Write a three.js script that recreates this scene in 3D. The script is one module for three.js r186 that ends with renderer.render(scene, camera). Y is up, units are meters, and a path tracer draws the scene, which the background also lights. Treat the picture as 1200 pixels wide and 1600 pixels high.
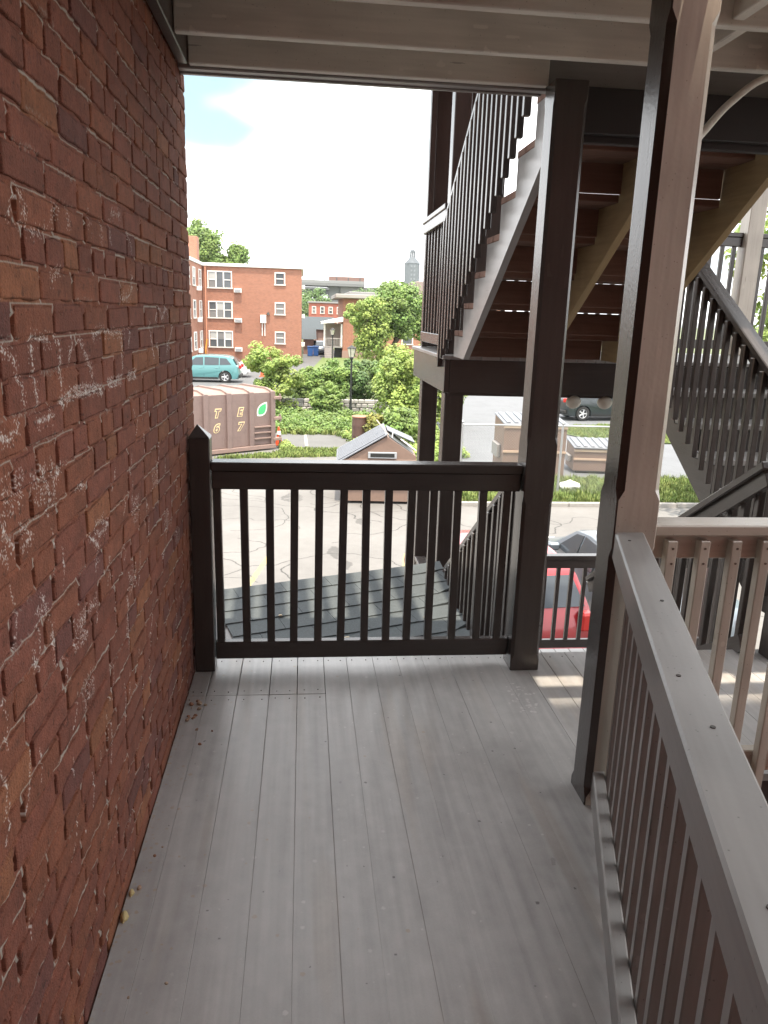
import * as THREE from 'three';
import { mergeGeometries, mergeVertices } from 'three/addons/utils/BufferGeometryUtils.js';
import { FontLoader } from 'three/addons/loaders/FontLoader.js';
import { TextGeometry } from 'three/addons/geometries/TextGeometry.js';

// ------------------------------------------------------------------ camera, sky, sun, exposure
const scene = new THREE.Scene();
const camera = new THREE.PerspectiveCamera(67.25, 0.75, 0.05, 3000);
camera.position.set(0.481, 1.57, 0);
camera.up.set(-0.00496, 0.96809, -0.25054);
camera.lookAt(new THREE.Vector3(0.10463, -0.24866, -0.96292).add(camera.position));
const renderer = new THREE.WebGLRenderer();
renderer.toneMapping = THREE.LinearToneMapping;
renderer.toneMappingExposure = 3.3;
renderer.shadowMap.enabled = true;

// deterministic noise
function rng(seed) { let a = seed >>> 0; return () => { a = (a + 0x6d2b79f5) | 0; let t = Math.imul(a ^ (a >>> 15), 1 | a); t = (t + Math.imul(t ^ (t >>> 7), 61 | t)) ^ t; return ((t ^ (t >>> 14)) >>> 0) / 4294967296; }; }
function h2(x, y, s) { let h = Math.imul(x | 0, 374761393) ^ Math.imul(y | 0, 668265263) ^ Math.imul(s | 0, 1274126177); h = Math.imul(h ^ (h >>> 13), 1103515245); h ^= h >>> 16; return (h >>> 0) / 4294967296; }
function vn(x, y, s = 1) {
  const xi = Math.floor(x), yi = Math.floor(y); let fx = x - xi, fy = y - yi; fx = fx * fx * (3 - 2 * fx); fy = fy * fy * (3 - 2 * fy);
  const a = h2(xi, yi, s), b = h2(xi + 1, yi, s), c = h2(xi, yi + 1, s), d = h2(xi + 1, yi + 1, s);
  return a + (b - a) * fx + (c - a) * fy + (a - b - c + d) * fx * fy;
}
function fbm(x, y, o = 4, s = 1) { let v = 0, a = 0.5, t = 0; for (let i = 0; i < o; i++) { v += a * vn(x, y, s + i * 17); t += a; x = x * 2.03 + 5.1; y = y * 2.03 + 9.7; a *= 0.5; } return v / t; }
const clamp = (v, a = 0, b = 1) => Math.min(b, Math.max(a, v));
const sstep = (a, b, v) => { const t = clamp((v - a) / (b - a)); return t * t * (3 - 2 * t); };
const lerp = (a, b, t) => a + (b - a) * t;

{ // one computed sky: bright broken cloud with a few thin blue openings
  const W = 1024, H = 512, d = new Float32Array(W * H * 4);
  for (let j = 0; j < H; j++) for (let i = 0; i < W; i++) {
    const el = ((j + 0.5) / H - 0.5) * Math.PI, az = ((i + 0.5) / W - 0.5) * 2 * Math.PI;
    const y = Math.sin(el), x = Math.cos(el) * Math.cos(az), z = Math.cos(el) * Math.sin(az);
    const k = 1 / (Math.max(y, 0) + 0.22), px = x * k, pz = z * k;
    let c = fbm(px * 1.7 + 3.3, pz * 1.7 + 8.2, 5, 41);
    const hole = Math.exp(-((((x + 0.125) / 0.042) ** 2) + (((y - 0.196) / 0.014) ** 2))) * 0.62 * (z < 0 ? 1 : 0)
      + Math.exp(-((((x - 0.0) / 0.05) ** 2) + (((y - 0.205) / 0.008) ** 2))) * 0.25 * (z < 0 ? 1 : 0);
    c -= hole * (0.55 + 0.75 * fbm(px * 6, pz * 6, 4, 7));
    const cov = sstep(0.2, 0.44, c), lum = 0.92 + 0.3 * fbm(px * 2.6, pz * 2.6, 4, 77);
    const blue = [0.2, 0.29, 0.335], hz = Math.exp(-Math.max(y, 0) * 15);
    const o = (j * W + i) * 4;
    for (let q = 0; q < 3; q++) {
      const b = lerp(blue[q], 0.8, hz * 0.7);
      d[o + q] = y < -0.02 ? 0.24 : lerp(b, lum * [1, 1.005, 1.02][q], cov);
    }
    d[o + 3] = 1;
  }
  const t = new THREE.DataTexture(d, W, H, THREE.RGBAFormat, THREE.FloatType);
  t.mapping = THREE.EquirectangularReflectionMapping; t.magFilter = THREE.LinearFilter; t.minFilter = THREE.LinearFilter; t.needsUpdate = true;
  scene.background = t; scene.environment = t;
}
const sun = new THREE.DirectionalLight(0xfff1dc, 2.4);
sun.position.set(0.8, 62, 1); sun.target.position.set(0, 0, -18); scene.add(sun, sun.target);
sun.castShadow = true; sun.shadow.radius = 1.2; sun.shadow.mapSize.set(2048, 2048);
Object.assign(sun.shadow.camera, { left: -70, right: 70, top: 70, bottom: -70, near: 1, far: 260 });

// ------------------------------------------------------------------ helpers
const taken = {};
function numbered(n) { if (taken[n] === undefined) { taken[n] = 0; return n; } taken[n]++; return n + '_' + String(taken[n]).padStart(3, '0'); }
function info(o, label, category, group, kind) { if (label) o.userData.label = label; if (category) o.userData.category = category; if (group) o.userData.group = group; if (kind) o.userData.kind = kind; return o; }
function thing(name, label, category, pos = [0, 0, 0], turn = 0, group) { const g = new THREE.Group(); g.name = numbered(name); g.position.set(...pos); g.rotation.y = turn; scene.add(g); return info(g, label, category, group); }
function structure(name, label) { const g = new THREE.Group(); g.name = numbered(name); scene.add(g); g.userData.kind = 'structure'; if (label) g.userData.label = label; return g; }
function part(parent, name, geo, mat, pos, rot) { const m = new THREE.Mesh(geo, mat); m.name = name; m.castShadow = m.receiveShadow = true; if (pos) m.position.set(...pos); if (rot) m.rotation.set(...rot); parent.add(m); return m; }
function solo(name, geo, mat, label, category, group, pos, rot) { const m = part(scene, numbered(name), geo, mat, pos, rot); return info(m, label, category, group); }
function fromTris(P, UV) { const g = new THREE.BufferGeometry(); g.setAttribute('position', new THREE.Float32BufferAttribute(P, 3)); if (UV) g.setAttribute('uv', new THREE.Float32BufferAttribute(UV, 2)); else boxUV(g); g.computeVertexNormals(); return g; }
// uv in metres, projected along each face's normal; the longer direction of the piece runs along v
let uvSeed = 1;
function boxUV(g, long) {
  const p = g.attributes.position, n = p.count, uv = new Float32Array(n * 2); g.computeBoundingBox();
  const s = g.boundingBox.getSize(new THREE.Vector3()); const L = long || (s.x >= s.y && s.x >= s.z ? 'x' : s.y >= s.z ? 'y' : 'z');
  uvSeed = (uvSeed * 16807) % 2147483647; const ou = (uvSeed % 997) / 997 * 3, ov = (uvSeed % 883) / 883 * 3;
  const a = new THREE.Vector3(), b = new THREE.Vector3(), c = new THREE.Vector3();
  for (let i = 0; i < n; i += 3) {
    a.fromBufferAttribute(p, i); b.fromBufferAttribute(p, i + 1).sub(a); c.fromBufferAttribute(p, i + 2).sub(a); b.cross(c);
    const ax = Math.abs(b.x), ay = Math.abs(b.y), az = Math.abs(b.z); const k = ax >= ay && ax >= az ? 'x' : ay >= az ? 'y' : 'z';
    const rest = ['x', 'y', 'z'].filter((q) => q !== k); if (rest[0] === L) rest.reverse();
    for (let j = 0; j < 3; j++) { a.fromBufferAttribute(p, i + j); uv[(i + j) * 2] = a[rest[0]] + ou; uv[(i + j) * 2 + 1] = a[rest[1]] + ov; }
  }
  g.setAttribute('uv', new THREE.BufferAttribute(uv, 2)); return g;
}
// box with chamfered edges
function cbox(w, h, d, b = 0.003) {
  const X = w / 2, Y = h / 2, Z = d / 2; b = Math.min(b, X * 0.6, Y * 0.6, Z * 0.6);
  const v = (f, sx, sy, sz) => f === 0 ? [sx * X, sy * (Y - b), sz * (Z - b)] : f === 1 ? [sx * (X - b), sy * Y, sz * (Z - b)] : [sx * (X - b), sy * (Y - b), sz * Z];
  const P = []; const tri = (a, q, c) => {
    const nx = (q[1] - a[1]) * (c[2] - a[2]) - (q[2] - a[2]) * (c[1] - a[1]), ny = (q[2] - a[2]) * (c[0] - a[0]) - (q[0] - a[0]) * (c[2] - a[2]), nz = (q[0] - a[0]) * (c[1] - a[1]) - (q[1] - a[1]) * (c[0] - a[0]);
    const dd = nx * (a[0] + q[0] + c[0]) + ny * (a[1] + q[1] + c[1]) + nz * (a[2] + q[2] + c[2]); if (dd >= 0) P.push(...a, ...q, ...c); else P.push(...a, ...c, ...q);
  };
  const quad = (a, q, c, e) => { tri(a, q, c); tri(a, c, e); };
  for (const s of [-1, 1]) {
    quad(v(0, s, -1, -1), v(0, s, 1, -1), v(0, s, 1, 1), v(0, s, -1, 1)); quad(v(1, -1, s, -1), v(1, 1, s, -1), v(1, 1, s, 1), v(1, -1, s, 1)); quad(v(2, -1, -1, s), v(2, 1, -1, s), v(2, 1, 1, s), v(2, -1, 1, s));
    for (const t of [-1, 1]) {
      quad(v(0, s, t, -1), v(1, s, t, -1), v(1, s, t, 1), v(0, s, t, 1)); quad(v(0, s, -1, t), v(2, s, -1, t), v(2, s, 1, t), v(0, s, 1, t)); quad(v(1, -1, s, t), v(2, -1, s, t), v(2, 1, s, t), v(1, 1, s, t));
      for (const u of [-1, 1]) tri(v(0, s, t, u), v(1, s, t, u), v(2, s, t, u));
    }
  }
  return fromTris(P);
}
// polygon pushed along an axis: 'x' -> points are (z, y); 'y' -> (x, z); 'z' -> (x, y)
function prism(pts, axis, t0, t1) {
  const put = (p, t) => axis === 'x' ? [t, p[1], p[0]] : axis === 'y' ? [p[0], t, p[1]] : [p[0], p[1], t];
  const V = pts.map((p) => new THREE.Vector2(p[0], p[1])); if (THREE.ShapeUtils.isClockWise(V)) { V.reverse(); pts = pts.slice().reverse(); }
  const F = THREE.ShapeUtils.triangulateShape(V, []), P = [];
  for (const f of F) { P.push(...put(pts[f[0]], t0), ...put(pts[f[2]], t0), ...put(pts[f[1]], t0)); P.push(...put(pts[f[0]], t1), ...put(pts[f[1]], t1), ...put(pts[f[2]], t1)); }
  const n = pts.length; for (let i = 0; i < n; i++) { const a = pts[i], b = pts[(i + 1) % n]; P.push(...put(a, t0), ...put(b, t0), ...put(b, t1), ...put(a, t0), ...put(b, t1), ...put(a, t1)); }
  let vol = 0; for (let i = 0; i < P.length; i += 9) vol += P[i] * (P[i + 4] * P[i + 8] - P[i + 5] * P[i + 7]) - P[i + 1] * (P[i + 3] * P[i + 8] - P[i + 5] * P[i + 6]) + P[i + 2] * (P[i + 3] * P[i + 7] - P[i + 4] * P[i + 6]);
  if (vol < 0) for (let i = 0; i < P.length; i += 9) for (let k = 0; k < 3; k++) { const q = P[i + 3 + k]; P[i + 3 + k] = P[i + 6 + k]; P[i + 6 + k] = q; }
  return fromTris(P);
}
const box = (x0, x1, y0, y1, z0, z1, b = 0.003) => { const g = cbox(x1 - x0, y1 - y0, z1 - z0, b); g.translate((x0 + x1) / 2, (y0 + y1) / 2, (z0 + z1) / 2); return g; };
// a stick of timber from a to b, w across, h deep
function stick(parent, name, a, b, w, h, mat, bev = 0.003) {
  const A = new THREE.Vector3(...a), B = new THREE.Vector3(...b), L = A.distanceTo(B), m = part(parent, name, cbox(w, h, L, bev), mat);
  m.position.copy(A).add(B).multiplyScalar(0.5); const z = B.clone().sub(A).normalize(), up = Math.abs(z.y) > 0.99 ? new THREE.Vector3(0, 0, 1) : new THREE.Vector3(0, 1, 0);
  const x = up.clone().cross(z).normalize(), y = z.clone().cross(x); m.quaternion.setFromRotationMatrix(new THREE.Matrix4().makeBasis(x, y, z)); return m;
}
function tube(pts, r, seg = 24, rad = 7) { return new THREE.TubeGeometry(new THREE.CatmullRomCurve3(pts.map((p) => new THREE.Vector3(...p))), seg, r, rad, false); }
function cyl(r0, r1, h, n = 16) { return new THREE.CylinderGeometry(r0, r1, h, n); }
const toByte = (l) => { l = clamp(l); return 255 * (l <= 0.0031308 ? l * 12.92 : 1.055 * Math.pow(l, 1 / 2.4) - 0.055); };
function tex(W, H, fn, srgb = true) {
  const d = new Uint8Array(W * H * 4); for (let j = 0; j < H; j++) for (let i = 0; i < W; i++) { const c = fn(i, j), o = (j * W + i) * 4; for (let q = 0; q < 3; q++) d[o + q] = srgb ? toByte(c[q]) : 255 * clamp(c[q]); d[o + 3] = 255; }
  const t = new THREE.DataTexture(d, W, H); t.wrapS = t.wrapT = THREE.RepeatWrapping; t.magFilter = THREE.LinearFilter; t.minFilter = THREE.LinearMipmapLinearFilter; t.generateMipmaps = true; if (srgb) t.colorSpace = THREE.SRGBColorSpace; t.needsUpdate = true; return t;
}
// tileable value noise for small repeating maps
const tn = (x, y, px, py, s) => { const xi = Math.floor(x), yi = Math.floor(y); let fx = x - xi, fy = y - yi; fx = fx * fx * (3 - 2 * fx); fy = fy * fy * (3 - 2 * fy); const m = (a, n) => ((a % n) + n) % n; const a = h2(m(xi, px), m(yi, py), s), b = h2(m(xi + 1, px), m(yi, py), s), c = h2(m(xi, px), m(yi + 1, py), s), d = h2(m(xi + 1, px), m(yi + 1, py), s); return a + (b - a) * fx + (c - a) * fy + (a - b - c + d) * fx * fy; };
// wood grain along v, 1 m tile
const grainField = (i, j, N) => { const u = i / N, v = j / N; return 0.45 * tn(u * 90, v * 5, 90, 5, 3) + 0.3 * tn(u * 180, v * 14, 180, 14, 5) + 0.25 * tn(u * 30, v * 3, 30, 3, 9); };
const T = {};
T.paint = tex(512, 512, (i, j) => { const g = grainField(i, j, 512), b = tn(i / 512 * 9, j / 512 * 9, 9, 9, 21), s = h2(i, j, 8) < 0.0012 ? 0.35 : 1, ck = tn(i / 512 * 70, j / 512 * 3, 70, 3, 25) > 0.955 && tn(i / 512 * 5, j / 512 * 5, 5, 5, 26) > 0.5 ? 0.62 : 1, cp = tn(i / 512 * 40, j / 512 * 26, 40, 26, 27) > 0.9 && tn(i / 512 * 4, j / 512 * 4, 4, 4, 28) > 0.62 ? 1.28 : 1, c = (0.8 + 0.2 * g + 0.2 * (b - 0.5)) * s * ck * cp; return [c, c, c]; });
T.paintBump = tex(512, 512, (i, j) => { const c = 0.6 * grainField(i, j, 512) + 0.4 * tn(i / 4, j / 4, 128, 128, 31); return [c, c, c]; }, false);
T.wood = tex(512, 512, (i, j) => { const u = i / 512, v = j / 512, w = tn(u * 12 + 0.6 * tn(u * 4, v * 2, 4, 2, 61), v * 2, 12, 2, 62), r = 0.5 + 0.5 * Math.sin(w * 26), g = grainField(i, j, 512), c = 0.72 + 0.07 * r + 0.3 * g; return [c, c * 0.98, c * 0.95]; });
T.blot = tex(512, 512, (i, j) => { const u = i / 512, v = j / 512, c = 0.78 + 0.16 * tn(u * 6, v * 6, 6, 6, 71) + 0.12 * tn(u * 23, v * 23, 23, 23, 72) + 0.1 * tn(u * 128, v * 128, 128, 128, 73); return [c, c, c]; });
const rep = (t, x, y) => { const c = t.clone(); c.repeat.set(x, y); c.needsUpdate = true; return c; };
const lin = (r, g, b) => new THREE.Color().setRGB(r, g, b);
const std = (r, g, b, rough = 0.8, extra = {}) => new THREE.MeshStandardMaterial({ color: lin(r, g, b), roughness: rough, ...extra });
const M = {
  paint: std(0.06, 0.05, 0.046, 0.27, { map: T.paint, bumpMap: T.paintBump, bumpScale: 0.0005 }),
  paintDark: std(0.042, 0.035, 0.033, 0.28, { map: T.paint, bumpMap: T.paintBump, bumpScale: 0.0005 }),
  paintTan: std(0.49, 0.44, 0.375, 0.27, { map: T.paint, bumpMap: T.paintBump, bumpScale: 0.0005 }),
  taupe: std(0.26, 0.252, 0.242, 0.34, { map: T.paint, bumpMap: T.paintBump, bumpScale: 0.00015 }),
  black: std(0.02, 0.018, 0.018, 0.5, { map: T.paint }),
  paintGrey: std(0.29, 0.28, 0.272, 0.3, { map: T.paint, bumpMap: T.paintBump, bumpScale: 0.0002 }),
  cream: std(0.68, 0.655, 0.59, 0.6, { map: T.paint, bumpMap: T.paintBump, bumpScale: 0.0012 }),
  rawWood: std(0.36, 0.275, 0.15, 0.75, { map: T.wood, bumpMap: T.paintBump, bumpScale: 0.0012 }),
  redWood: std(0.185, 0.102, 0.075, 0.75, { map: T.wood, bumpMap: T.paintBump, bumpScale: 0.001 }),
  steel: std(0.45, 0.46, 0.47, 0.4, { metalness: 0.7 }),
  iron: std(0.02, 0.022, 0.022, 0.45),
  white: std(0.78, 0.78, 0.76, 0.5), glass: std(0.05, 0.06, 0.07, 0.08, { metalness: 0.1 }), rubber: std(0.02, 0.02, 0.02, 0.8),
};
const G = -3.23;   // parking-lot level; the porch floor is at 0

// ------------------------------------------------------------------ ground
const gy = (z, x = 0) => lerp(G, -2.92, sstep(-37.5, -42, z) * (1 - sstep(6.4, 7.4, x) * sstep(-60, -56, z)));
{
  const P = [], xs = [-900, -60, -20, 6.4, 7.4, 20, 60, 900], zs = [40, -37.5, -38.5, -39.5, -40.5, -42, -56, -58, -60, -120, -900];
  for (let i = 0; i < xs.length - 1; i++) for (let j = 0; j < zs.length - 1; j++) {
    const a = [xs[i], gy(zs[j], xs[i]), zs[j]], b = [xs[i + 1], gy(zs[j], xs[i + 1]), zs[j]], c = [xs[i + 1], gy(zs[j + 1], xs[i + 1]), zs[j + 1]], d = [xs[i], gy(zs[j + 1], xs[i]), zs[j + 1]]; P.push(...a, ...b, ...c, ...a, ...c, ...d);
  }
  const g = fromTris(P); const m = part(scene, 'ground', g, std(0.1, 0.12, 0.05, 0.95, { map: rep(T.blot, 0.3, 0.3) })); m.userData.kind = 'structure';
}
function sheet(name, pts, y, mat, scale = 1) { // level polygon, uv in metres times scale
  const V = pts.map((p) => new THREE.Vector2(p[0], p[1])), F = THREE.ShapeUtils.triangulateShape(V, []), P = [], U = [];
  for (const f of F) { const q = [0, 1, 2].map((k) => pts[f[k]]); const cr = (q[1][0] - q[0][0]) * (q[2][1] - q[0][1]) - (q[1][1] - q[0][1]) * (q[2][0] - q[0][0]); if (cr > 0) q.reverse(); for (const p of q) { P.push(p[0], y, p[1]); U.push(p[0] * scale, -p[1] * scale); } }
  const m = part(scene, numbered(name), fromTris(P, U), mat); m.userData.kind = 'structure'; return m;
}
// the near lot: pale worn asphalt with cracks, tar patches and faded paint
{
  const N = 2048, S = 26, x0 = -9, z0 = -5; const ch = new Float32Array(N * N).fill(1), yl = new Float32Array(N * N); const r = rng(77);
  const dot = (x, z, w, k, arr = ch) => { const ci = (x - x0) / S * N, cj = (z0 - z) / S * N, R = Math.max(1, w / S * N); for (let j = Math.floor(cj - R); j <= cj + R; j++) for (let i = Math.floor(ci - R); i <= ci + R; i++) if (i >= 0 && j >= 0 && i < N && j < N && (i - ci) ** 2 + (j - cj) ** 2 <= R * R) arr[j * N + i] = arr === ch ? Math.min(arr[j * N + i], k) : k; };
  for (let q = 0; q < 70; q++) { let x = x0 + r() * S, z = z0 - r() * S, a = r() * 6.28; const n = 120 + r() * 400, wd = 0.008 + r() * 0.012; for (let k = 0; k < n; k++) { a += (r() - 0.5) * 0.5; if (r() < 0.02) a += (r() - 0.5) * 2; x += Math.cos(a) * 0.02; z += Math.sin(a) * 0.02; dot(x, z, wd, 0.3 + 0.2 * r()); } }
  for (const [bx, bz, s] of [[1.15, -15.2, 0.32], [1.3, -14.4, 0.24], [3.3, -13.2, 0.4], [-3, -18, 0.5], [5.6, -16, 0.4], [-1.5, -15.5, 0.35], [0.2, -20, 0.5], [-4, -22, 0.6], [8.5, -15, 0.5], [1.9, -17.6, 0.3]]) for (let k = 0; k < 260; k++) { const a = r() * 6.28, d = s * Math.sqrt(r()) * (0.6 + 0.5 * vn(a * 2, bx, 5)); dot(bx + Math.cos(a) * d * 0.6, bz + Math.sin(a) * d * 1.4, 0.03, 0.6); }
  for (const [ax, az, bx, bz] of [[-0.5, -13.2, -0.18, -15.1], [2.3, -13.2, 2.6, -15.1]]) for (let k = 0; k <= 400; k++) { const t = k / 400; if (r() < 0.85) dot(lerp(ax, bx, t) + (r() - 0.5) * 0.06, lerp(az, bz, t), 0.03, 0.5 + 0.4 * r(), yl); }
  const map = tex(N, N, (i, j) => {
    const x = i / N * S, z = j / N * S; const b = 0.7 + 0.42 * fbm(x * 0.5, z * 0.5, 5, 3) + 0.14 * (fbm(x * 7, z * 7, 3, 9) - 0.5) + 0.1 * (h2(i, j, 4) - 0.5); const c = b * ch[j * N + i], y = yl[j * N + i];
    return [lerp(0.175 * c, 0.36, y), lerp(0.17 * c, 0.3, y), lerp(0.163 * c, 0.12, y)];
  });
  map.wrapS = map.wrapT = THREE.MirroredRepeatWrapping;
  const mat = new THREE.MeshStandardMaterial({ map, roughness: 0.9 });
  const pts = [[-40, 20], [40, 20], [40, -19.2], [4.6, -19.2], [4.0, -22], [3.4, -27.5], [1.9, -31.2], [-2, -31.4], [-40, -31.4]];
  const m = sheet('parking_lot', pts, G + 0.006, mat); const uv = m.geometry.attributes.uv, p = m.geometry.attributes.position; for (let i = 0; i < uv.count; i++) uv.setXY(i, (p.getX(i) - x0) / S, (z0 - p.getZ(i)) / S);
  m.userData.label = 'pale cracked parking lot with faded yellow paint';
}
const asphalt = std(0.13, 0.138, 0.148, 0.85, { map: rep(T.blot, 0.25, 0.25) });
{ // drive beyond the verge, upper lot in front of the flats, far street, lawn
  const m = sheet('driveway', [[4.4, -22.6], [60, -22.6], [60, -55.8], [7.6, -55.8], [7.5, -40], [5.6, -30]], G + 0.006, asphalt); m.userData.label = 'grey asphalt drive behind the wire fence';
  sheet('upper_lot', [[-40, -43], [-1.2, -43], [1.2, -58], [4.2, -66.5], [4.2, -120], [0.4, -120], [0.4, -69.9], [-40, -69.9]], -2.92 + 0.006, std(0.11, 0.113, 0.117, 0.9, { map: rep(T.blot, 0.25, 0.25) }));
  sheet('back_lot', [[-6, -28.1], [2.6, -27.9], [1.9, -31.2], [-6, -31.4]], G + 0.012, std(0.125, 0.125, 0.122, 0.9, { map: rep(T.blot, 0.4, 0.4) }));
  sheet('painted_line', [[0.55, -28.2], [0.66, -28.2], [0.6, -31.1], [0.5, -31.1]], G + 0.017, std(0.42, 0.4, 0.36, 0.9, { map: rep(T.blot, 3, 3) }));
  const kerbM = std(0.3, 0.285, 0.265, 0.85, { map: T.blot });
  const k = structure('kerb'); for (let x = 4.5; x < 28; x += 1.5) part(k, 'kerb_stone', box(x, x + 1.485, G - 0.05, G + 0.11, -19.36, -19.2, 0.012), kerbM);
  const s = sheet('sidewalk', [[1.0, -58.4], [12, -57.6], [12, -56.6], [1.0, -57.4]], -2.905, kerbM);
}
// grass: tufts of bent blades
const grassM = [std(0.11, 0.2, 0.035, 0.8, { side: THREE.DoubleSide }), std(0.17, 0.24, 0.06, 0.8, { side: THREE.DoubleSide })];
function tuft(seed, n, h, sp) {
  const r = rng(seed), P = []; for (let k = 0; k < n; k++) { const a = r() * 6.28, b = r() * 6.28, d = sp * r(), x = Math.cos(b) * d, z = Math.sin(b) * d, w = 0.008 + r() * 0.01, hh = h * (0.5 + r() * 0.7), l = hh * (0.2 + r() * 0.6), ca = Math.cos(a), sa = Math.sin(a), tx = -sa * w, tz = ca * w; const mx = x + ca * l * 0.35, mz = z + sa * l * 0.35, my = hh * 0.6; P.push(x - tx, 0, z - tz, x + tx, 0, z + tz, mx + tx, my, mz + tz, x - tx, 0, z - tz, mx + tx, my, mz + tz, mx - tx, my, mz - tz, mx - tx, my, mz - tz, mx + tx, my, mz + tz, x + ca * l, hh, z + sa * l); }
  return fromTris(P);
}
function grass(name, label, count, seed, place, h = 0.22, n = 14, sp = 0.16) {
  const r = rng(seed), im = new THREE.InstancedMesh(tuft(seed, n, h, sp), new THREE.MeshStandardMaterial({ color: lin(1, 1, 1), roughness: 0.8, side: THREE.DoubleSide }), count); im.name = numbered(name); const m4 = new THREE.Matrix4(), q = new THREE.Quaternion(), Y = new THREE.Vector3(0, 1, 0), c = new THREE.Color();
  for (let i = 0; i < count; i++) { const [x, y, z, s] = place(r); q.setFromAxisAngle(Y, r() * 6.28); m4.compose(new THREE.Vector3(x, y, z), q, new THREE.Vector3(s, s * (0.6 + r() * 0.8), s)); im.setMatrixAt(i, m4); const k = 0.7 + r() * 0.6, w = r(); im.setColorAt(i, c.setRGB((0.1 + 0.1 * w) * k, (0.17 + 0.06 * w) * k, (0.035 + 0.03 * w) * k)); }
  scene.add(im); return info(im, label, 'grass', null, 'stuff');
}
const within = (poly, x, z) => { let c = false; for (let i = 0, j = poly.length - 1; i < poly.length; j = i++) if ((poly[i][1] > z) !== (poly[j][1] > z) && x < (poly[j][0] - poly[i][0]) * (z - poly[i][1]) / (poly[j][1] - poly[i][1]) + poly[i][0]) c = !c; return c; };
const scatterIn = (poly, y, smin, smax) => { const xs = poly.map((p) => p[0]), zs = poly.map((p) => p[1]), a = Math.min(...xs), b = Math.max(...xs), c = Math.min(...zs), d = Math.max(...zs); return (r) => { let x, z, k = 0; do { x = lerp(a, b, r()); z = lerp(c, d, r()); } while (!within(poly, x, z) && k++ < 60); return [x, typeof y === 'function' ? y(z) : y, z, lerp(smin, smax, r())]; }; };
const turfM = std(0.1, 0.145, 0.04, 0.95, { map: rep(T.blot, 0.7, 0.7) });
const verge = [[4.5, -19.36], [30, -19.36], [30, -22.6], [4.2, -22.6]];
sheet('grass_verge', verge, G + 0.05, turfM);
grass('grass', 'rough grass and weeds on the verge under the wire fence', 7000, 11, scatterIn([[4.5, -19.4], [18, -19.4], [18, -22.4], [4.4, -22.4]], G + 0.05, 0.35, 0.9));
const island = [[11.2, -33.2], [12.2, -31], [14.5, -29.9], [40, -29.6], [40, -36], [16, -35.6], [12.6, -34.6]];
sheet('lawn', island, G + 0.05, turfM);
grass('grass', 'mown grass island beside the dark parked car', 4000, 12, scatterIn([[11.4, -33.2], [12.2, -31.2], [14.5, -30.1], [26, -30], [26, -35.5], [16, -35.4], [12.6, -34.4]], G + 0.05, 0.6, 1.1), 0.12);
const farLawn = [[0.9, -60], [2.6, -58.6], [14, -58.6], [14, -80], [2.4, -80]];
sheet('lawn', farLawn, -2.86, std(0.12, 0.17, 0.05, 0.95, { map: rep(T.blot, 0.7, 0.7) }));
grass('grass', 'tall weeds along the back edge of the parking lot', 5000, 13, scatterIn([[-0.4, -30.9], [1.7, -30.9], [3.2, -28.2], [4.4, -24.5], [5.4, -30], [6, -38], [-2.5, -39], [-1.6, -33]], (z) => gy(z), 0.5, 1.2), 0.2);
grass('grass', 'sparse weeds growing through the lot by the brown container', 900, 14, scatterIn([[-2.5, -25.4], [1.8, -26.2], [2.0, -27.4], [-0.2, -27.6], [-0.3, -26.6]], G + 0.006, 0.5, 1.0), 0.14);

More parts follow.
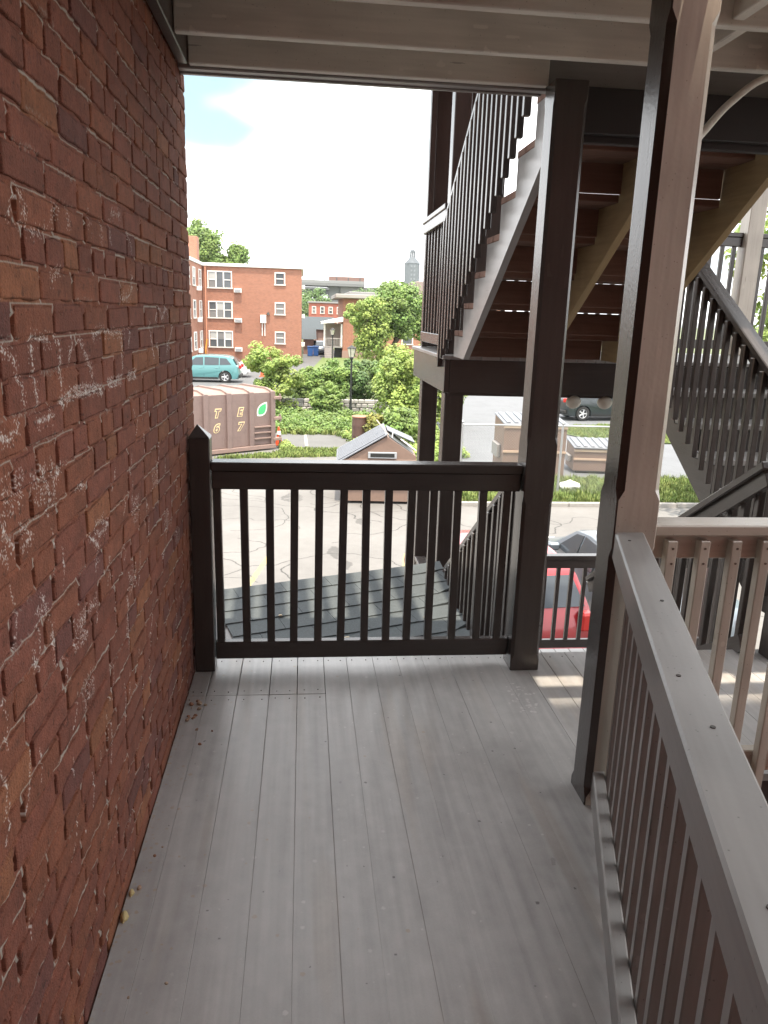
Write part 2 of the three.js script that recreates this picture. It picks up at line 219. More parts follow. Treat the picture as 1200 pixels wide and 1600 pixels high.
// ------------------------------------------------------------------ brick building with the chalked wall
{
  const B = thing('brick_building', 'old red brick building wall covered in white chalk scribbles, beside the porch', 'building', [0, 0, 0]);
  const bodyM = std(0.2, 0.075, 0.055, 0.9, { map: T.blot });
  part(B, 'wall', box(-7, -0.022, G - 0.1, 14.5, -3.47, 7, 0.004), bodyM); part(B, 'wall', box(-0.02, 7, G - 0.1, 14.5, 1.56, 7, 0.004), bodyM);
  const Z0 = -3.47, Z1 = 1.5, Y0 = -0.075, C = 0.0635, rows = 42, r = rng(5), bricks = [];
  for (let k = 0; k < rows; k++) {
    const hdr = k % 6 === 3, L = hdr ? 0.101 : 0.205, J = 0.011; let z = Z0 - (hdr ? 0 : k % 2 ? L * 0.5 : 0) - 0.0;
    while (z < Z1) {
      let l = L * (0.94 + r() * 0.12); if (!hdr && r() < 0.1) l *= 0.5; let a = z, b = z + l; z = b + J * (0.7 + r() * 0.8); if (a < Z0) a = Z0 + (r() - 0.5) * 0.006; if (b - a < 0.03) continue;
      bricks.push({ a, b, y: Y0 + k * C + (r() - 0.5) * 0.004, h: C - 0.0095 + (r() - 0.5) * 0.005, p: (r() - 0.4) * 0.003, t: r(), u: r(), v: r(), s: (r() - 0.5) * 0.006 });
    }
  }
  const zA = Z0 - 0.03, zS = 5.1, yA = -0.1, yS = 2.75, NW = 2048, NH = 1024; const col = new Float32Array(NW * NH * 3);
  for (let j = 0; j < NH; j++) for (let i = 0; i < NW; i++) { const o = (j * NW + i) * 3, m = 0.8 + 0.4 * fbm(i / 9, j / 9, 3, 33); col[o] = 0.36 * m; col[o + 1] = 0.325 * m; col[o + 2] = 0.28 * m; }
  for (const b of bricks) {
    // fired clay tones: orange-red to plum
    const o = b.t < 0.1 ? [0.165, 0.062, 0.048] : b.t < 0.6 ? [0.205, 0.07, 0.044] : b.t < 0.93 ? [0.235, 0.082, 0.045] : [0.27, 0.105, 0.052]; const k = 0.9 + 0.2 * b.u; b.c = o.map((q) => q * k);
    const i0 = Math.floor((b.a - 0.003 - zA) / zS * NW), i1 = Math.ceil((b.b + 0.003 - zA) / zS * NW), j0 = Math.floor((b.y - 0.003 - yA) / yS * NH), j1 = Math.ceil((b.y + b.h + 0.003 - yA) / yS * NH);
    for (let j = Math.max(0, j0); j < Math.min(NH, j1); j++) for (let i = Math.max(0, i0); i < Math.min(NW, i1); i++) {
      const q = (j * NW + i) * 3, n = 0.66 + 0.5 * fbm(i / 14 + b.v * 50, j / 9, 4, 12) + 0.3 * (h2(i, j, 3) - 0.5) + 0.22 * (vn(i / 1.6, j / 11, 14) - 0.5), dk = vn(i / 3.3, j / 3.3, 88) > 0.9 ? 0.55 : 1; for (let c = 0; c < 3; c++) col[q + c] = b.c[c] * n * dk;
    }
  }
  // chalk: each stroke is a run of grainy dabs
  const strokes = [[[-1.31,1.5],[-1.33,1.49],[-1.36,1.48],[-1.37,1.46]],[[-1.46,1.51],[-1.45,1.49],[-1.45,1.46]],[[-1.46,1.51],[-1.56,1.5]],[[-1.45,1.46],[-1.46,1.42],[-1.46,1.39]],[[-1.37,1.45],[-1.39,1.43],[-1.39,1.4]],[[-1.59,1.51],[-1.61,1.49],[-1.61,1.45],[-1.61,1.41]],[[-1.71,1.5],[-1.67,1.46]],[[-1.75,1.5],[-1.79,1.47],[-1.84,1.43],[-1.84,1.41]],[[-1.88,1.5],[-1.95,1.51],[-2.05,1.5],[-2.19,1.5]],[[-2.28,1.52],[-2.24,1.47]],[[-2.15,1.49],[-2.15,1.41]],[[-2.64,1.53],[-2.71,1.57],[-2.76,1.53],[-2.85,1.57],[-2.89,1.54]],[[-2.54,1.52],[-2.57,1.46],[-2.6,1.41]],[[-2.65,1.45],[-2.7,1.41]],[[-2.84,1.42],[-2.92,1.46],[-3.0,1.51]],[[-1.6,1.38],[-1.71,1.39],[-1.87,1.38],[-1.92,1.37]],[[-1.99,1.38],[-2.13,1.38]],[[-2.21,1.38],[-2.31,1.38]],[[-1.62,1.72],[-1.64,1.74],[-1.67,1.75]],[[-1.73,1.75],[-1.73,1.71]],[[-1.4,1.71],[-1.43,1.74],[-1.45,1.75],[-1.47,1.74],[-1.47,1.71]],[[-1.89,1.76],[-1.89,1.73]],[[-2.0,1.76],[-1.99,1.71]],[[-2.08,1.76],[-2.09,1.72]],[[-2.29,1.76],[-2.33,1.72]],[[-2.1,1.79],[-2.2,1.8]],[[-1.6,1.61],[-1.64,1.63],[-1.67,1.63]],[[-1.44,1.7],[-1.5,1.69],[-1.58,1.7]],[[-2.15,1.59],[-2.25,1.59],[-2.31,1.62],[-2.32,1.65]],[[-1.27,1.36],[-1.31,1.35],[-1.35,1.36],[-1.37,1.38]],[[-1.45,1.36],[-1.54,1.36]],[[-1.44,1.28],[-1.48,1.25],[-1.48,1.2],[-1.47,1.18]],[[-1.52,1.27],[-1.51,1.19]],[[-1.52,1.24],[-1.56,1.25]],[[-1.25,1.22],[-1.27,1.19],[-1.3,1.16]],[[-1.23,1.18],[-1.26,1.16]],[[-1.81,1.04],[-1.79,1.07],[-1.85,1.07],[-1.91,1.04],[-1.81,1.04]],[[-1.74,1.06],[-1.81,1.01],[-1.76,0.98]],[[-1.63,0.9],[-1.71,0.9],[-1.75,0.89]],[[-1.64,0.9],[-1.63,0.85]],[[-1.66,0.89],[-1.65,0.85]],[[-1.89,0.95],[-1.9,0.9]],[[-1.4,1.04],[-1.43,0.99]],[[-1.37,1.03],[-1.41,1.0]],[[-1.44,0.96],[-1.45,0.88]],[[-1.34,0.96],[-1.34,0.93]],[[-2.06,0.79],[-2.05,0.65]],[[-2.65,0.75],[-2.6,0.72]],[[-1.33,1.2],[-1.37,1.17],[-1.33,1.16]],[[-1.67,1.19],[-1.73,1.18]]];
  const rc = rng(19); const dab = (z, y, w, s) => { const ci = (z - zA) / zS * NW, cj = (y - yA) / yS * NH, R = Math.max(0.8, w / zS * NW); for (let j = Math.floor(cj - R); j <= cj + R; j++) for (let i = Math.floor(ci - R); i <= ci + R; i++) { if (i < 0 || j < 0 || i >= NW || j >= NH || (i - ci) ** 2 + (j - cj) ** 2 > R * R) continue; if (h2(i, j, 55) > s * (0.3 + 1.1 * vn(i / 2.6, j / 2.6, 57))) continue; const q = (j * NW + i) * 3, k = 0.45 + 0.4 * rc(); for (let c = 0; c < 3; c++) col[q + c] = lerp(col[q + c], [0.66, 0.63, 0.6][c], k); } };
  const line = (pl, w, s) => { for (let e = 0; e + 1 < pl.length; e++) { const [az, ay] = pl[e], [bz, by] = pl[e + 1], n = Math.ceil(Math.hypot(bz - az, by - ay) / 0.0022); for (let k = 0; k <= n; k++) { const t = k / n; dab(lerp(az, bz, t) + (rc() - 0.5) * 0.004, lerp(ay, by, t) + (rc() - 0.5) * 0.004, w, s); } } };
  strokes.forEach((s) => line(s, 0.016, 0.07));
  strokes.forEach((s, i) => line(s, i >= 15 && i <= 17 ? 0.011 : 0.0046, i >= 18 && i <= 27 ? 0.3 : 0.48));
  for (let k = 0; k < 60; k++) { const z = -3.2 + rc() * 2.1, y = 0.45 + rc() * 0.85; const a = -1.57 + (rc() - 0.5) * 0.9, l = 0.03 + rc() * 0.09; line([[z, y], [z + Math.cos(a) * l * 0.7, y + Math.sin(a) * l * 0.5], [z + Math.cos(a + 0.3) * l, y + Math.sin(a + 0.3) * l]], 0.0036, 0.36); }
  for (let k = 0; k < 9; k++) { const z = -3.0 + rc() * 1.7, y = 0.6 + rc() * 0.7; for (let q = 0; q < 260; q++) dab(z + (rc() - 0.5) * 0.1, y + (rc() - 0.5) * 0.07, 0.004, 0.22); }
  // lime smeared over brick edges when the joints were filled, and dark weathered faces
  const smear = (z, y, l, h, rgb, s) => { const n = l * h / 0.000012; for (let k = 0; k < n; k++) { const a = z + (rc() - 0.5) * l, b = y + (rc() - 0.5) * h * (1 - 0.6 * Math.abs(a - z) / l * 2), ci = Math.round((a - zA) / zS * NW), cj = Math.round((b - yA) / yS * NH); if (ci < 0 || cj < 0 || ci >= NW || cj >= NH || vn(ci / 2.4, cj / 1.8, 61) < 0.45) continue; const o = (cj * NW + ci) * 3; for (let c = 0; c < 3; c++) col[o + c] = lerp(col[o + c], rgb[c], s); } };
  for (let k = 0; k < 210; k++) { const row = Math.floor(rc() * rows); smear(-3.4 + rc() * 2.8, Y0 + row * C - 0.002 + (rc() - 0.5) * 0.012, 0.05 + rc() * 0.14, 0.008 + rc() * 0.014, [0.36, 0.33, 0.29], 0.3); }
  for (let k = 0; k < 90; k++) { const b = bricks[Math.floor(rc() * bricks.length)]; smear(lerp(b.a, b.b, rc()), b.y + b.h * rc(), 0.03 + rc() * 0.08, 0.015 + rc() * 0.03, [0.07, 0.04, 0.038], 0.22); }
  const wallMap = tex(NW, NH, (i, j) => { const q = (j * NW + i) * 3; return [col[q], col[q + 1], col[q + 2]]; }); wallMap.wrapS = wallMap.wrapT = THREE.ClampToEdgeWrapping;
  const grit = tex(512, 512, (i, j) => { const c = 0.4 * tn(i / 4, j / 4, 128, 128, 91) + 0.3 * h2(i, j, 92) + 0.3 * tn(i / 2, j / 16, 256, 32, 93); return [c, c, c]; }, false); grit.repeat.set(14, 8);
  const brickM = new THREE.MeshStandardMaterial({ map: wallMap, bumpMap: grit, bumpScale: 0.003, roughness: 0.92 });
  const U = (z) => (z - zA) / zS, V = (y) => (y - yA) / yS;
  function brickGeo(b, i) {
    const nu = 6, nv = 3, pos = [], uv = [], idx = [], rr = rng(1000 + i * 7);
    for (let v = 0; v <= nv; v++) for (let u = 0; u <= nu; u++) {
      const e = u === 0 || u === nu || v === 0 || v === nv, cn = (u === 0 || u === nu) && (v === 0 || v === nv); const fu = u === 0 ? 0 : u === nu ? 1 : u === 1 ? 0.03 : u === nu - 1 ? 0.97 : (u - 1) / (nu - 2), fv = v === 0 ? 0 : v === nv ? 1 : v === 1 ? 0.1 : 0.9;
      let z = lerp(b.a, b.b, fu), y = b.y + b.h * fv + b.s * (fu - 0.5); if (e) { z += (rr() - 0.5) * 0.006; y += (rr() - 0.5) * 0.006; } if (cn) { z += (u ? -1 : 1) * 0.002; y += (v ? -1 : 1) * 0.002; }
      const x = b.p + (e ? -0.0012 - rr() * 0.0035 : (rr() - 0.5) * 0.0022) - (cn ? 0.001 : 0); pos.push(x, y, z); uv.push(U(z), V(y));
    }
    const W = nu + 1; for (let v = 0; v < nv; v++) for (let u = 0; u < nu; u++) { const a = v * W + u, c = a + 1, d = a + W, e = d + 1; idx.push(a, d, c, c, d, e); }
    const ring = []; for (let u = 0; u < nu; u++) ring.push(u); for (let v = 0; v < nv; v++) ring.push(v * W + nu); for (let u = nu; u > 0; u--) ring.push(nv * W + u); for (let v = nv; v > 0; v--) ring.push(v * W);
    const s = pos.length / 3; for (const q of ring) { pos.push(-0.034, pos[q * 3 + 1], pos[q * 3 + 2]); uv.push(uv[q * 2], uv[q * 2 + 1]); }
    for (let q = 0; q < ring.length; q++) { const n = (q + 1) % ring.length; idx.push(ring[q], ring[n], s + q, ring[n], s + n, s + q); }
    const g = new THREE.BufferGeometry(); g.setAttribute('position', new THREE.Float32BufferAttribute(pos, 3)); g.setAttribute('uv', new THREE.Float32BufferAttribute(uv, 2)); g.setIndex(idx); g.computeVertexNormals(); return g;
  }
  const rank = bricks.map((b, i) => { const z = (b.a + b.b) / 2, y = b.y + 0.03, d2 = 0.231 + z * z + (y - 1.57) ** 2; return { i, s: z < -1.02 && z > -3.6 ? (b.b - b.a) * 0.48 / Math.pow(d2, 1.5) : -1 }; }).sort((p, q) => q.s - p.s);
  const single = new Set(rank.slice(0, 300).map((q) => q.i)), rest = [];
  bricks.forEach((b, i) => { const g = brickGeo(b, i); if (single.has(i)) part(B, 'brick', g, brickM); else rest.push(g); });
  const far = part(B, 'brickwork', mergeGeometries(rest), brickM); far.userData.kind = 'stuff'; far.userData.label = 'remaining bricks of the chalked wall';
  // mortar: rough sheet, bed joints fuller than the head joints
  const pos = [], idx = [], st = 0.0125, nz = Math.round((Z1 - Z0) / st), ny = Math.round((rows * C) / (C / 6)); const uv = [];
  for (let j = 0; j <= ny; j++) for (let i = 0; i <= nz; i++) { const z = Z0 + i * st, y = Y0 - 0.012 + j * (C / 6), bed = (j % 6 === 0 || j % 6 === 5 || j % 6 === 1) ? 1 : 0; const x = (bed ? -0.0032 : -0.0085) + (fbm(z * 38, y * 70, 3, 3) - 0.5) * (bed ? 0.015 : 0.01); pos.push(x, y, z); uv.push(U(z), V(y)); }
  for (let j = 0; j < ny; j++) for (let i = 0; i < nz; i++) { const a = j * (nz + 1) + i, c = a + 1, d = a + nz + 1, e = d + 1; idx.push(a, d, c, c, d, e); }
  const mg = new THREE.BufferGeometry(); mg.setAttribute('position', new THREE.Float32BufferAttribute(pos, 3)); mg.setAttribute('uv', new THREE.Float32BufferAttribute(uv, 2)); mg.setIndex(idx); mg.computeVertexNormals();
  const mm = part(B, 'mortar', mg, brickM); mm.userData.label = 'rough grey mortar between the bricks';
}

// ------------------------------------------------------------------ porch floor
const edgeX = (z) => z < -2.17 ? 9 : 1.485 + 0.311 * (-2.17 - z);          // skewed outer edge towards the viewer
{
  const D = structure('porch_floor', 'grey painted board floor of the porch');
  const N = 2048, X0 = -0.05, XS = 4.5, ZA = -3.5, ZS = 5.2, r = rng(3); const add = new Float32Array(N * N), tan = new Float32Array(N * N);
  const spot = (x, z, R, k, arr = add, ex = 1) => { const ci = (x - X0) / XS * N, cj = (z - ZA) / ZS * N, ri = R / XS * N, rj = R * ex / ZS * N; for (let j = Math.floor(cj - rj); j <= cj + rj; j++) for (let i = Math.floor(ci - ri); i <= ci + ri; i++) if (i >= 0 && j >= 0 && i < N && j < N && ((i - ci) / ri) ** 2 + ((j - cj) / rj) ** 2 <= 1) arr[j * N + i] = k; };
  for (let k = 0; k < 90; k++) spot(0.05 + r() * 1.4, -3.3 + r() * 2.5, 0.0015 + r() * r() * 0.004, -0.5);
  for (let k = 0; k < 150; k++) spot(0.1 + r() * 1.4, -3.3 + r() * 2.4, 0.002 + r() * r() * 0.006, 0.18 + r() * 0.3);
  for (let k = 0; k < 46; k++) spot(1.38 + (r() - 0.5) * 0.1 + 0.05 * r(), -2.92 + (r() - 0.5) * 0.26, 0.002 + r() * 0.006, 0.35 + r() * 0.3);
  for (let k = 0; k < 60; k++) spot(0.02 + r() * r() * 1.3, -3.3 + r() * 2.4, 0.002 + r() * 0.005, 0.5, tan);
  for (let k = 0; k < 420; k++) spot(0.006 + r() * r() * r() * 0.24, -3.3 + r() * 3, 0.0015 + r() * r() * 0.006, 0.25 + 0.35 * r(), tan);
  for (let k = 0; k < 60; k++) { let x = 0.15 + r() * 1.2, z = -3.1 + r() * 2; const a = r() * 3.14, n = 20 + r() * 90; for (let q = 0; q < n; q++) { x += Math.cos(a) * 0.002; z += Math.sin(a) * 0.002; if (r() < 0.6) spot(x, z, 0.0013, 0.09); } }
  const fac = (i, j) => { const x = X0 + i / N * XS, z = ZA + j / N * ZS; return { x, z, n: fbm(x * 60, z * 2.2, 3, 6), m: fbm(x * 3.2, z * 1.7, 4, 8), f: fbm(x * 26, z * 22, 3, 15) }; };
  const map = tex(N, N, (i, j) => {
    const { x, z, n, m, f } = fac(i, j); let c = 0.365 * (0.68 + 0.3 * n + 0.36 * m + 0.2 * (f - 0.5) + 0.06 * (h2(i, j, 2) - 0.5)); const dirt = sstep(0.58, 0.75, fbm(x * 11, z * 1.1, 3, 44)) * 0.2; c *= 1 - dirt * 0.4;
    const s = add[j * N + i], t = tan[j * N + i]; c = s < 0 ? c * 0.4 : lerp(c, 0.62, s); return [lerp(c * (1.025 + dirt * 0.2), 0.36, t), lerp(c, 0.27, t), lerp(c * (0.975 - dirt * 0.2), 0.17, t)];
  });
  const rough = tex(1024, 1024, (i, j) => { const { m, f } = fac(i * 2, j * 2); const c = 0.32 + 0.12 * (m - 0.4) + 0.08 * (f - 0.5); return [1, clamp(c, 0.24, 0.6), 0]; }, false);
  const bump = tex(1024, 1024, (i, j) => { const { n, f } = fac(i * 2, j * 2); const c = 0.6 * n + 0.4 * f; return [c, c, c]; }, false);
  const mat = new THREE.MeshStandardMaterial({ map, roughnessMap: rough, roughness: 1, bumpMap: bump, bumpScale: 0.0008 });
  const xs = [0.004, 0.081, 0.2085, 0.3425, 0.4597, 0.5803, 0.686, 0.809, 0.9248, 1.0436, 1.1616]; while (xs[xs.length - 1] < 4.25) xs.push(xs[xs.length - 1] + 0.118);
  const gap = 0.0014, fill = 0.0022; const rb = rng(8);
  const uvFix = (g) => { const p = g.attributes.position, uv = g.attributes.uv; for (let i = 0; i < p.count; i++) uv.setXY(i, (p.getX(i) - X0) / XS, (p.getZ(i) - ZA) / ZS); };
  const board = (a, b, z0, z1) => {
    const y = (rb() - 0.5) * 0.0018; let poly;
    if (z1 > -2.17 && b > edgeX(z1)) { const zc = (x) => -2.17 - (x - 1.485) / 0.311; const za = Math.min(z1, zc(a)), zb = Math.min(z1, zc(b)); if (za <= z0) return; poly = [[a, z0], [b, z0], [b, Math.max(z0 + 0.01, zb)], [a, za]]; if (za >= z1) poly = [[a, z0], [b, z0], [b, zb], [edgeXinv(z1), z1], [a, z1]]; } else poly = [[a, z0], [b, z0], [b, z1], [a, z1]]; if (z1 > 0) poly = poly.map((p) => p[1] > -1.9 ? [p[0] + (p[0] < (a + b) / 2 ? -fill : fill), p[1]] : p);
    // top face inset by a small eased edge
    const cx = poly.reduce((s, p) => s + p[0], 0) / poly.length, cz = poly.reduce((s, p) => s + p[1], 0) / poly.length, e = 0.0012; const top = poly.map((p) => [p[0] + Math.sign(cx - p[0]) * e, p[1] + Math.sign(cz - p[1]) * e]);
    const P = []; const n = poly.length; for (let i = 1; i + 1 < n; i++) P.push(top[0][0], y, top[0][1], top[i + 1][0], y, top[i + 1][1], top[i][0], y, top[i][1]);
    for (let i = 0; i < n; i++) { const p = poly[i], q = poly[(i + 1) % n], s = top[i], t = top[(i + 1) % n]; const F = (u, v, y0, y1) => P.push(u[0][0], y0, u[0][1], v[0][0], y0, v[0][1], v[1][0], y1, v[1][1], u[0][0], y0, u[0][1], v[1][0], y1, v[1][1], u[1][0], y1, u[1][1]); F([q, t], [p, s], y - e, y); F([q, q], [p, p], y - 0.028, y - e); }
    for (let i = 1; i + 1 < n; i++) P.push(poly[0][0], y - 0.028, poly[0][1], poly[i][0], y - 0.028, poly[i][1], poly[i + 1][0], y - 0.028, poly[i + 1][1]);
    const g = fromTris(P); uvFix(g); part(D, 'floor_board', g, mat);
  };
  const edgeXinv = (z) => edgeX(z);
  for (let i = 0; i + 1 < xs.length; i++) {
    const a = xs[i] + gap / 2, b = xs[i + 1] - gap / 2, zf = -3.365;
    if (a > 1.48) { board(a, b, zf, -2.31); continue; }
    const cut = i < 5 ? -2.985 : zf; if (i < 5) board(a + 0.001, b - 0.0012, zf, cut - 0.002); board(a, b, cut, 1.5);
  }
  const nail = new THREE.CylinderGeometry(0.0026, 0.0026, 0.003, 8), nm = std(0.13, 0.11, 0.1, 0.6, { metalness: 0.3 }); for (let i = 0; i + 1 < 17; i++) for (const f of [0.25, 0.75]) for (const z of i < 5 ? [-3.31, -3.02, -2.95] : [-3.31]) part(D, 'nail_head', nail, nm, [lerp(xs[i], xs[i + 1], f) + (rb() - 0.5) * 0.012, 0.0006, z + (rb() - 0.5) * 0.012]);
  const fr = M.paintDark; part(D, 'rim_board', box(0.004, 4.26, -0.25, -0.031, -3.36, -3.322, 0.003), fr); part(D, 'rim_board', box(1.62, 4.26, -0.25, -0.031, -2.36, -2.32, 0.003), fr);
  { const m = stick(D, 'rim_board', [1.455, -0.14, -2.15], [0.34, -0.14, 1.45], 0.038, 0.21, fr); }
  for (let z = -2.9; z < 1.4; z += 0.4) part(D, 'floor_joist', box(0.01, Math.min(edgeX(z) - 0.06, z < -2.4 ? 4.2 : 9) , -0.25, -0.032, z - 0.019, z + 0.019, 0.002), M.paintDark);
  for (const [x, z] of [[1.47, -3.24], [1.49, -2.235], [4.18, -3.3], [4.18, -2.4], [0.5, 1.2]]) part(D, 'support_post', box(x - 0.07, x + 0.07, G, -0.26, z - 0.07, z + 0.07, 0.004), M.paint);
}
// ------------------------------------------------------------------ porch ceiling: cream joists of the floor above
{
  const Cg = structure('porch_ceiling', 'cream painted joists under the floor above');
  const yb = 2.462, yt = 2.69;
  for (const [z, t] of [[-2.975, 0.04], [-2.585, 0.04], [-2.19, 0.04], [-1.79, 0.04], [-1.39, 0.04], [-0.99, 0.04], [-0.59, 0.04], [-0.19, 0.04], [0.21, 0.04], [0.61, 0.04], [1.01, 0.04], [1.41, 0.04]]) part(Cg, 'joist', box(0.045, Math.min(4.26, edgeX(z) + 0.02), yb, yt, z, z + t, 0.004), M.cream);
  part(Cg, 'rim_joist', box(0.045, 1.432, yb - 0.004, yt, -3.305, -3.267, 0.004), M.cream); part(Cg, 'rim_joist', box(0.0, 4.26, yb - 0.012, yt, -3.352, -3.308, 0.004), M.paintGrey);
  part(Cg, 'trim_board', box(0.0, 1.43, yb - 0.018, 2.74, -3.378, -3.355, 0.003), M.paintGrey);
  part(Cg, 'ledger', box(0.008, 0.043, yb - 0.01, yt, -3.26, 1.5, 0.003), M.paintDark);
  const skewZ = (x) => x > 1.5 ? -2.28 : Math.min(1.5, -2.17 - (x - 1.485) / 0.311); for (let x = 0.0; x < 4.3; x += 0.142) part(Cg, 'deck_board', box(x, x + 0.1412, 2.692, 2.72, -3.38, skewZ(x + 0.07), 0.002), M.cream);
  part(Cg, 'floor_covering', prism([[0, -3.385], [4.28, -3.385], [4.28, -2.28], [1.5, -2.28], [1.485, -2.17], [0.345, 1.5], [0, 1.5]], 'y', 2.7215, 2.726), M.paintGrey); stick(Cg, 'rim_joist', [1.5, 2.575, -2.15], [0.38, 2.575, 1.45], 0.04, 0.225, M.cream);
  const r = rng(4); for (const [x, z] of [[1.86, -2.95], [2.14, -2.95], [1.78, -2.56], [2.05, -2.56], [2.6, -2.95], [2.5, -2.56], [3.1, -2.95]]) part(Cg, 'blocking', box(x, x + 0.04, yb + 0.01 + r() * 0.02, yt - 0.002, z + 0.017, z + 0.36, 0.003), M.cream);
  // dropped header carrying the upper landing
  part(Cg, 'header_beam', box(1.57, 4.26, 2.262, 2.455, -3.306, -3.268, 0.003), M.black); part(Cg, 'header_beam', box(1.57, 4.26, 2.288, 2.455, -3.262, -3.224, 0.003), M.black);
}

// ------------------------------------------------------------------ posts
function chamferPost(name, label, x0, x1, z0, z1, y0, y1, ch, mat, spans, side) { // square post with stopped chamfers
  const g = thing(name, label, 'post', [(x0 + x1) / 2, y0, (z0 + z1) / 2]); const w = (x1 - x0) / 2, d = (z1 - z0) / 2;
  const ring = (c, y) => { c = Math.max(c, 0.004); return [[-w + c, -d], [w - c, -d], [w, -d + c], [w, d - c], [w - c, d], [-w + c, d], [-w, d - c], [-w, -d + c]].map((p) => [p[0], y - y0, p[1]]); };
  const lv = []; lv.push([0, y0]); for (const [a, b] of spans) { lv.push([0, a], [ch, a + 0.03], [ch, b - 0.03], [0, b]); } lv.push([0, y1]); const R = lv.map(([c, y]) => ring(c, y)), P = [], Q = [];
  for (let k = 0; k + 1 < R.length; k++) for (let i = 0; i < 8; i++) { const n = (i + 1) % 8, a = R[k][i], b = R[k][n], c = R[k + 1][n], e = R[k + 1][i]; (side && i >= 5 && i <= 7 ? Q : P).push(...a, ...c, ...b, ...a, ...e, ...c); }
  for (let i = 1; i < 7; i++) { P.push(...R[0][0], ...R[0][i], ...R[0][i + 1]); const t = R[R.length - 1]; P.push(...t[0], ...t[i + 1], ...t[i]); }
  part(g, 'shaft', boxUV(fromTris(P), 'y'), mat); if (side) info(part(g, 'porch_side', boxUV(fromTris(Q), 'y'), side), 'brown painted side facing the porch'); return g;
}
const np = chamferPost('porch_post', 'tall tan and grey post with chamfered corners at the near railing', 1.42, 1.556, -2.302, -2.166, 0.001, 2.461, 0.02, M.paintTan, [[0.03, 0.9], [1.05, 2.36]], M.paint);
const mp = chamferPost('porch_post', 'dark brown post at the right end of the front railing', 1.432, 1.565, -3.305, -3.172, 0.001, 2.461, 0.014, M.paint, [[0.05, 0.82], [1.05, 2.4]]);
{
  const n = thing('newel_post', 'short dark newel post with pointed cap against the brick wall', 'post', [0.052, 0, -3.25]); const w = 0.043;
  part(n, 'shaft', box(-w, w, 0.001, 1.052, -w, w, 0.004), M.paint);
  const P = [], c = [[-w, -w], [w, -w], [w, w], [-w, w]]; for (let i = 0; i < 4; i++) { const a = c[i], b = c[(i + 1) % 4]; P.push(a[0], 1.053, a[1], -0.012, 1.103, -0.01, b[0], 1.053, b[1]); } part(n, 'cap', fromTris(P), M.paint);
}
// ------------------------------------------------------------------ level railings
const rj = rng(66);
function railing(name, label, a, b, y, o = {}) { // a, b: [x, z]; y: floor level
  const A = new THREE.Vector2(...a), B = new THREE.Vector2(...b), L = A.distanceTo(B), g = thing(name, label, 'railing', [a[0], y, a[1]], Math.atan2(-(b[1] - a[1]), b[0] - a[0]));
  const top = o.top ?? 0.952, cw = o.cw ?? 0.089, ct = o.ct ?? 0.038, sh = o.sh ?? 0.08, m = o.mat || M.paint, mb = o.matBal || m, off = o.off ?? 0, bt = o.bt ?? 0.133, bh = o.bh ?? 0.082, bw = o.bw ?? 0.034;
  part(g, 'top_rail', box(0, L, top - ct, top, -cw / 2, cw / 2, 0.005), o.matCap || m); part(g, 'sub_rail', box(0.002, L - 0.002, top - ct - sh, top - ct - 0.001, -(o.sw ?? 0.07) / 2 + (o.so ?? 0), (o.sw ?? 0.07) / 2 + (o.so ?? 0), 0.004), m);
  if (bt > 0) part(g, 'bottom_rail', box(0.002, L - 0.002, bt - bh, bt, -(o.brw ?? 0.04) / 2 + (o.bro ?? 0), (o.brw ?? 0.04) / 2 + (o.bro ?? 0), 0.004), o.matBot || m);
  const xs = o.xs || (() => { const n = Math.max(1, Math.floor(L / 0.106)), q = []; for (let i = 0; i < n; i++) q.push((i + 0.5) * L / n); return q; })();
  const y0 = o.y0 ?? bt - 0.006, y1 = o.y1 ?? top - ct - sh + 0.006; for (const x of xs) { const t = (rj() - 0.5) * 0.006; stick(g, 'baluster', [x - t, y0, off], [x + t, y1, off], bw, bw, mb, 0.003); }
  return g;
}
const frontXs = [0.121, 0.233, 0.34, 0.442, 0.548, 0.651, 0.752, 0.849, 0.946, 1.043, 1.15, 1.262, 1.362];
railing('porch_railing', 'dark front railing between the pointed newel and the brown post, nearest the shingled roof', [0.096, -3.25], [1.431, -3.25], 0, { xs: frontXs.map((x) => x * 1.0125 - 0.1), mat: M.paint, sw: 0.066 });
let nearRail;
{ // skewed railing beside the viewer
  const dir = [-0.297, 0.955], s = [1.478, -2.19], L = 3.6; nearRail = railing('porch_railing', 'near railing with wide grey cap running toward the viewer on the right', s, [s[0] + dir[0] * L, s[1] + dir[1] * L], 0, { cw: 0.088, ct: 0.088, sh: 0.0, top: 0.95, sw: 0.03, mat: M.taupe, brw: 0.038, bro: 0.012, bh: 0.095, bt: 0.128, off: -0.026, y0: 0.03, y1: 0.87 });
}
const tanRail = railing('porch_railing', 'tan railing running right from the chamfered post, over the stairwell', [1.558, -2.295], [4.2, -2.295], 0, { cw: 0.11, ct: 0.036, sh: 0.085, sw: 0.04, so: 0.0, mat: M.paintTan, off: 0.038, bt: 0.12, y0: -0.06, y1: 0.9, xs: [0.094, 0.202, 0.311, 0.414, 0.52, 0.628, 0.735, 0.84, 0.95, 1.06, 1.165, 1.27, 1.38, 1.49, 1.6, 1.7, 1.81, 1.92, 2.03, 2.14, 2.25, 2.36, 2.47] });

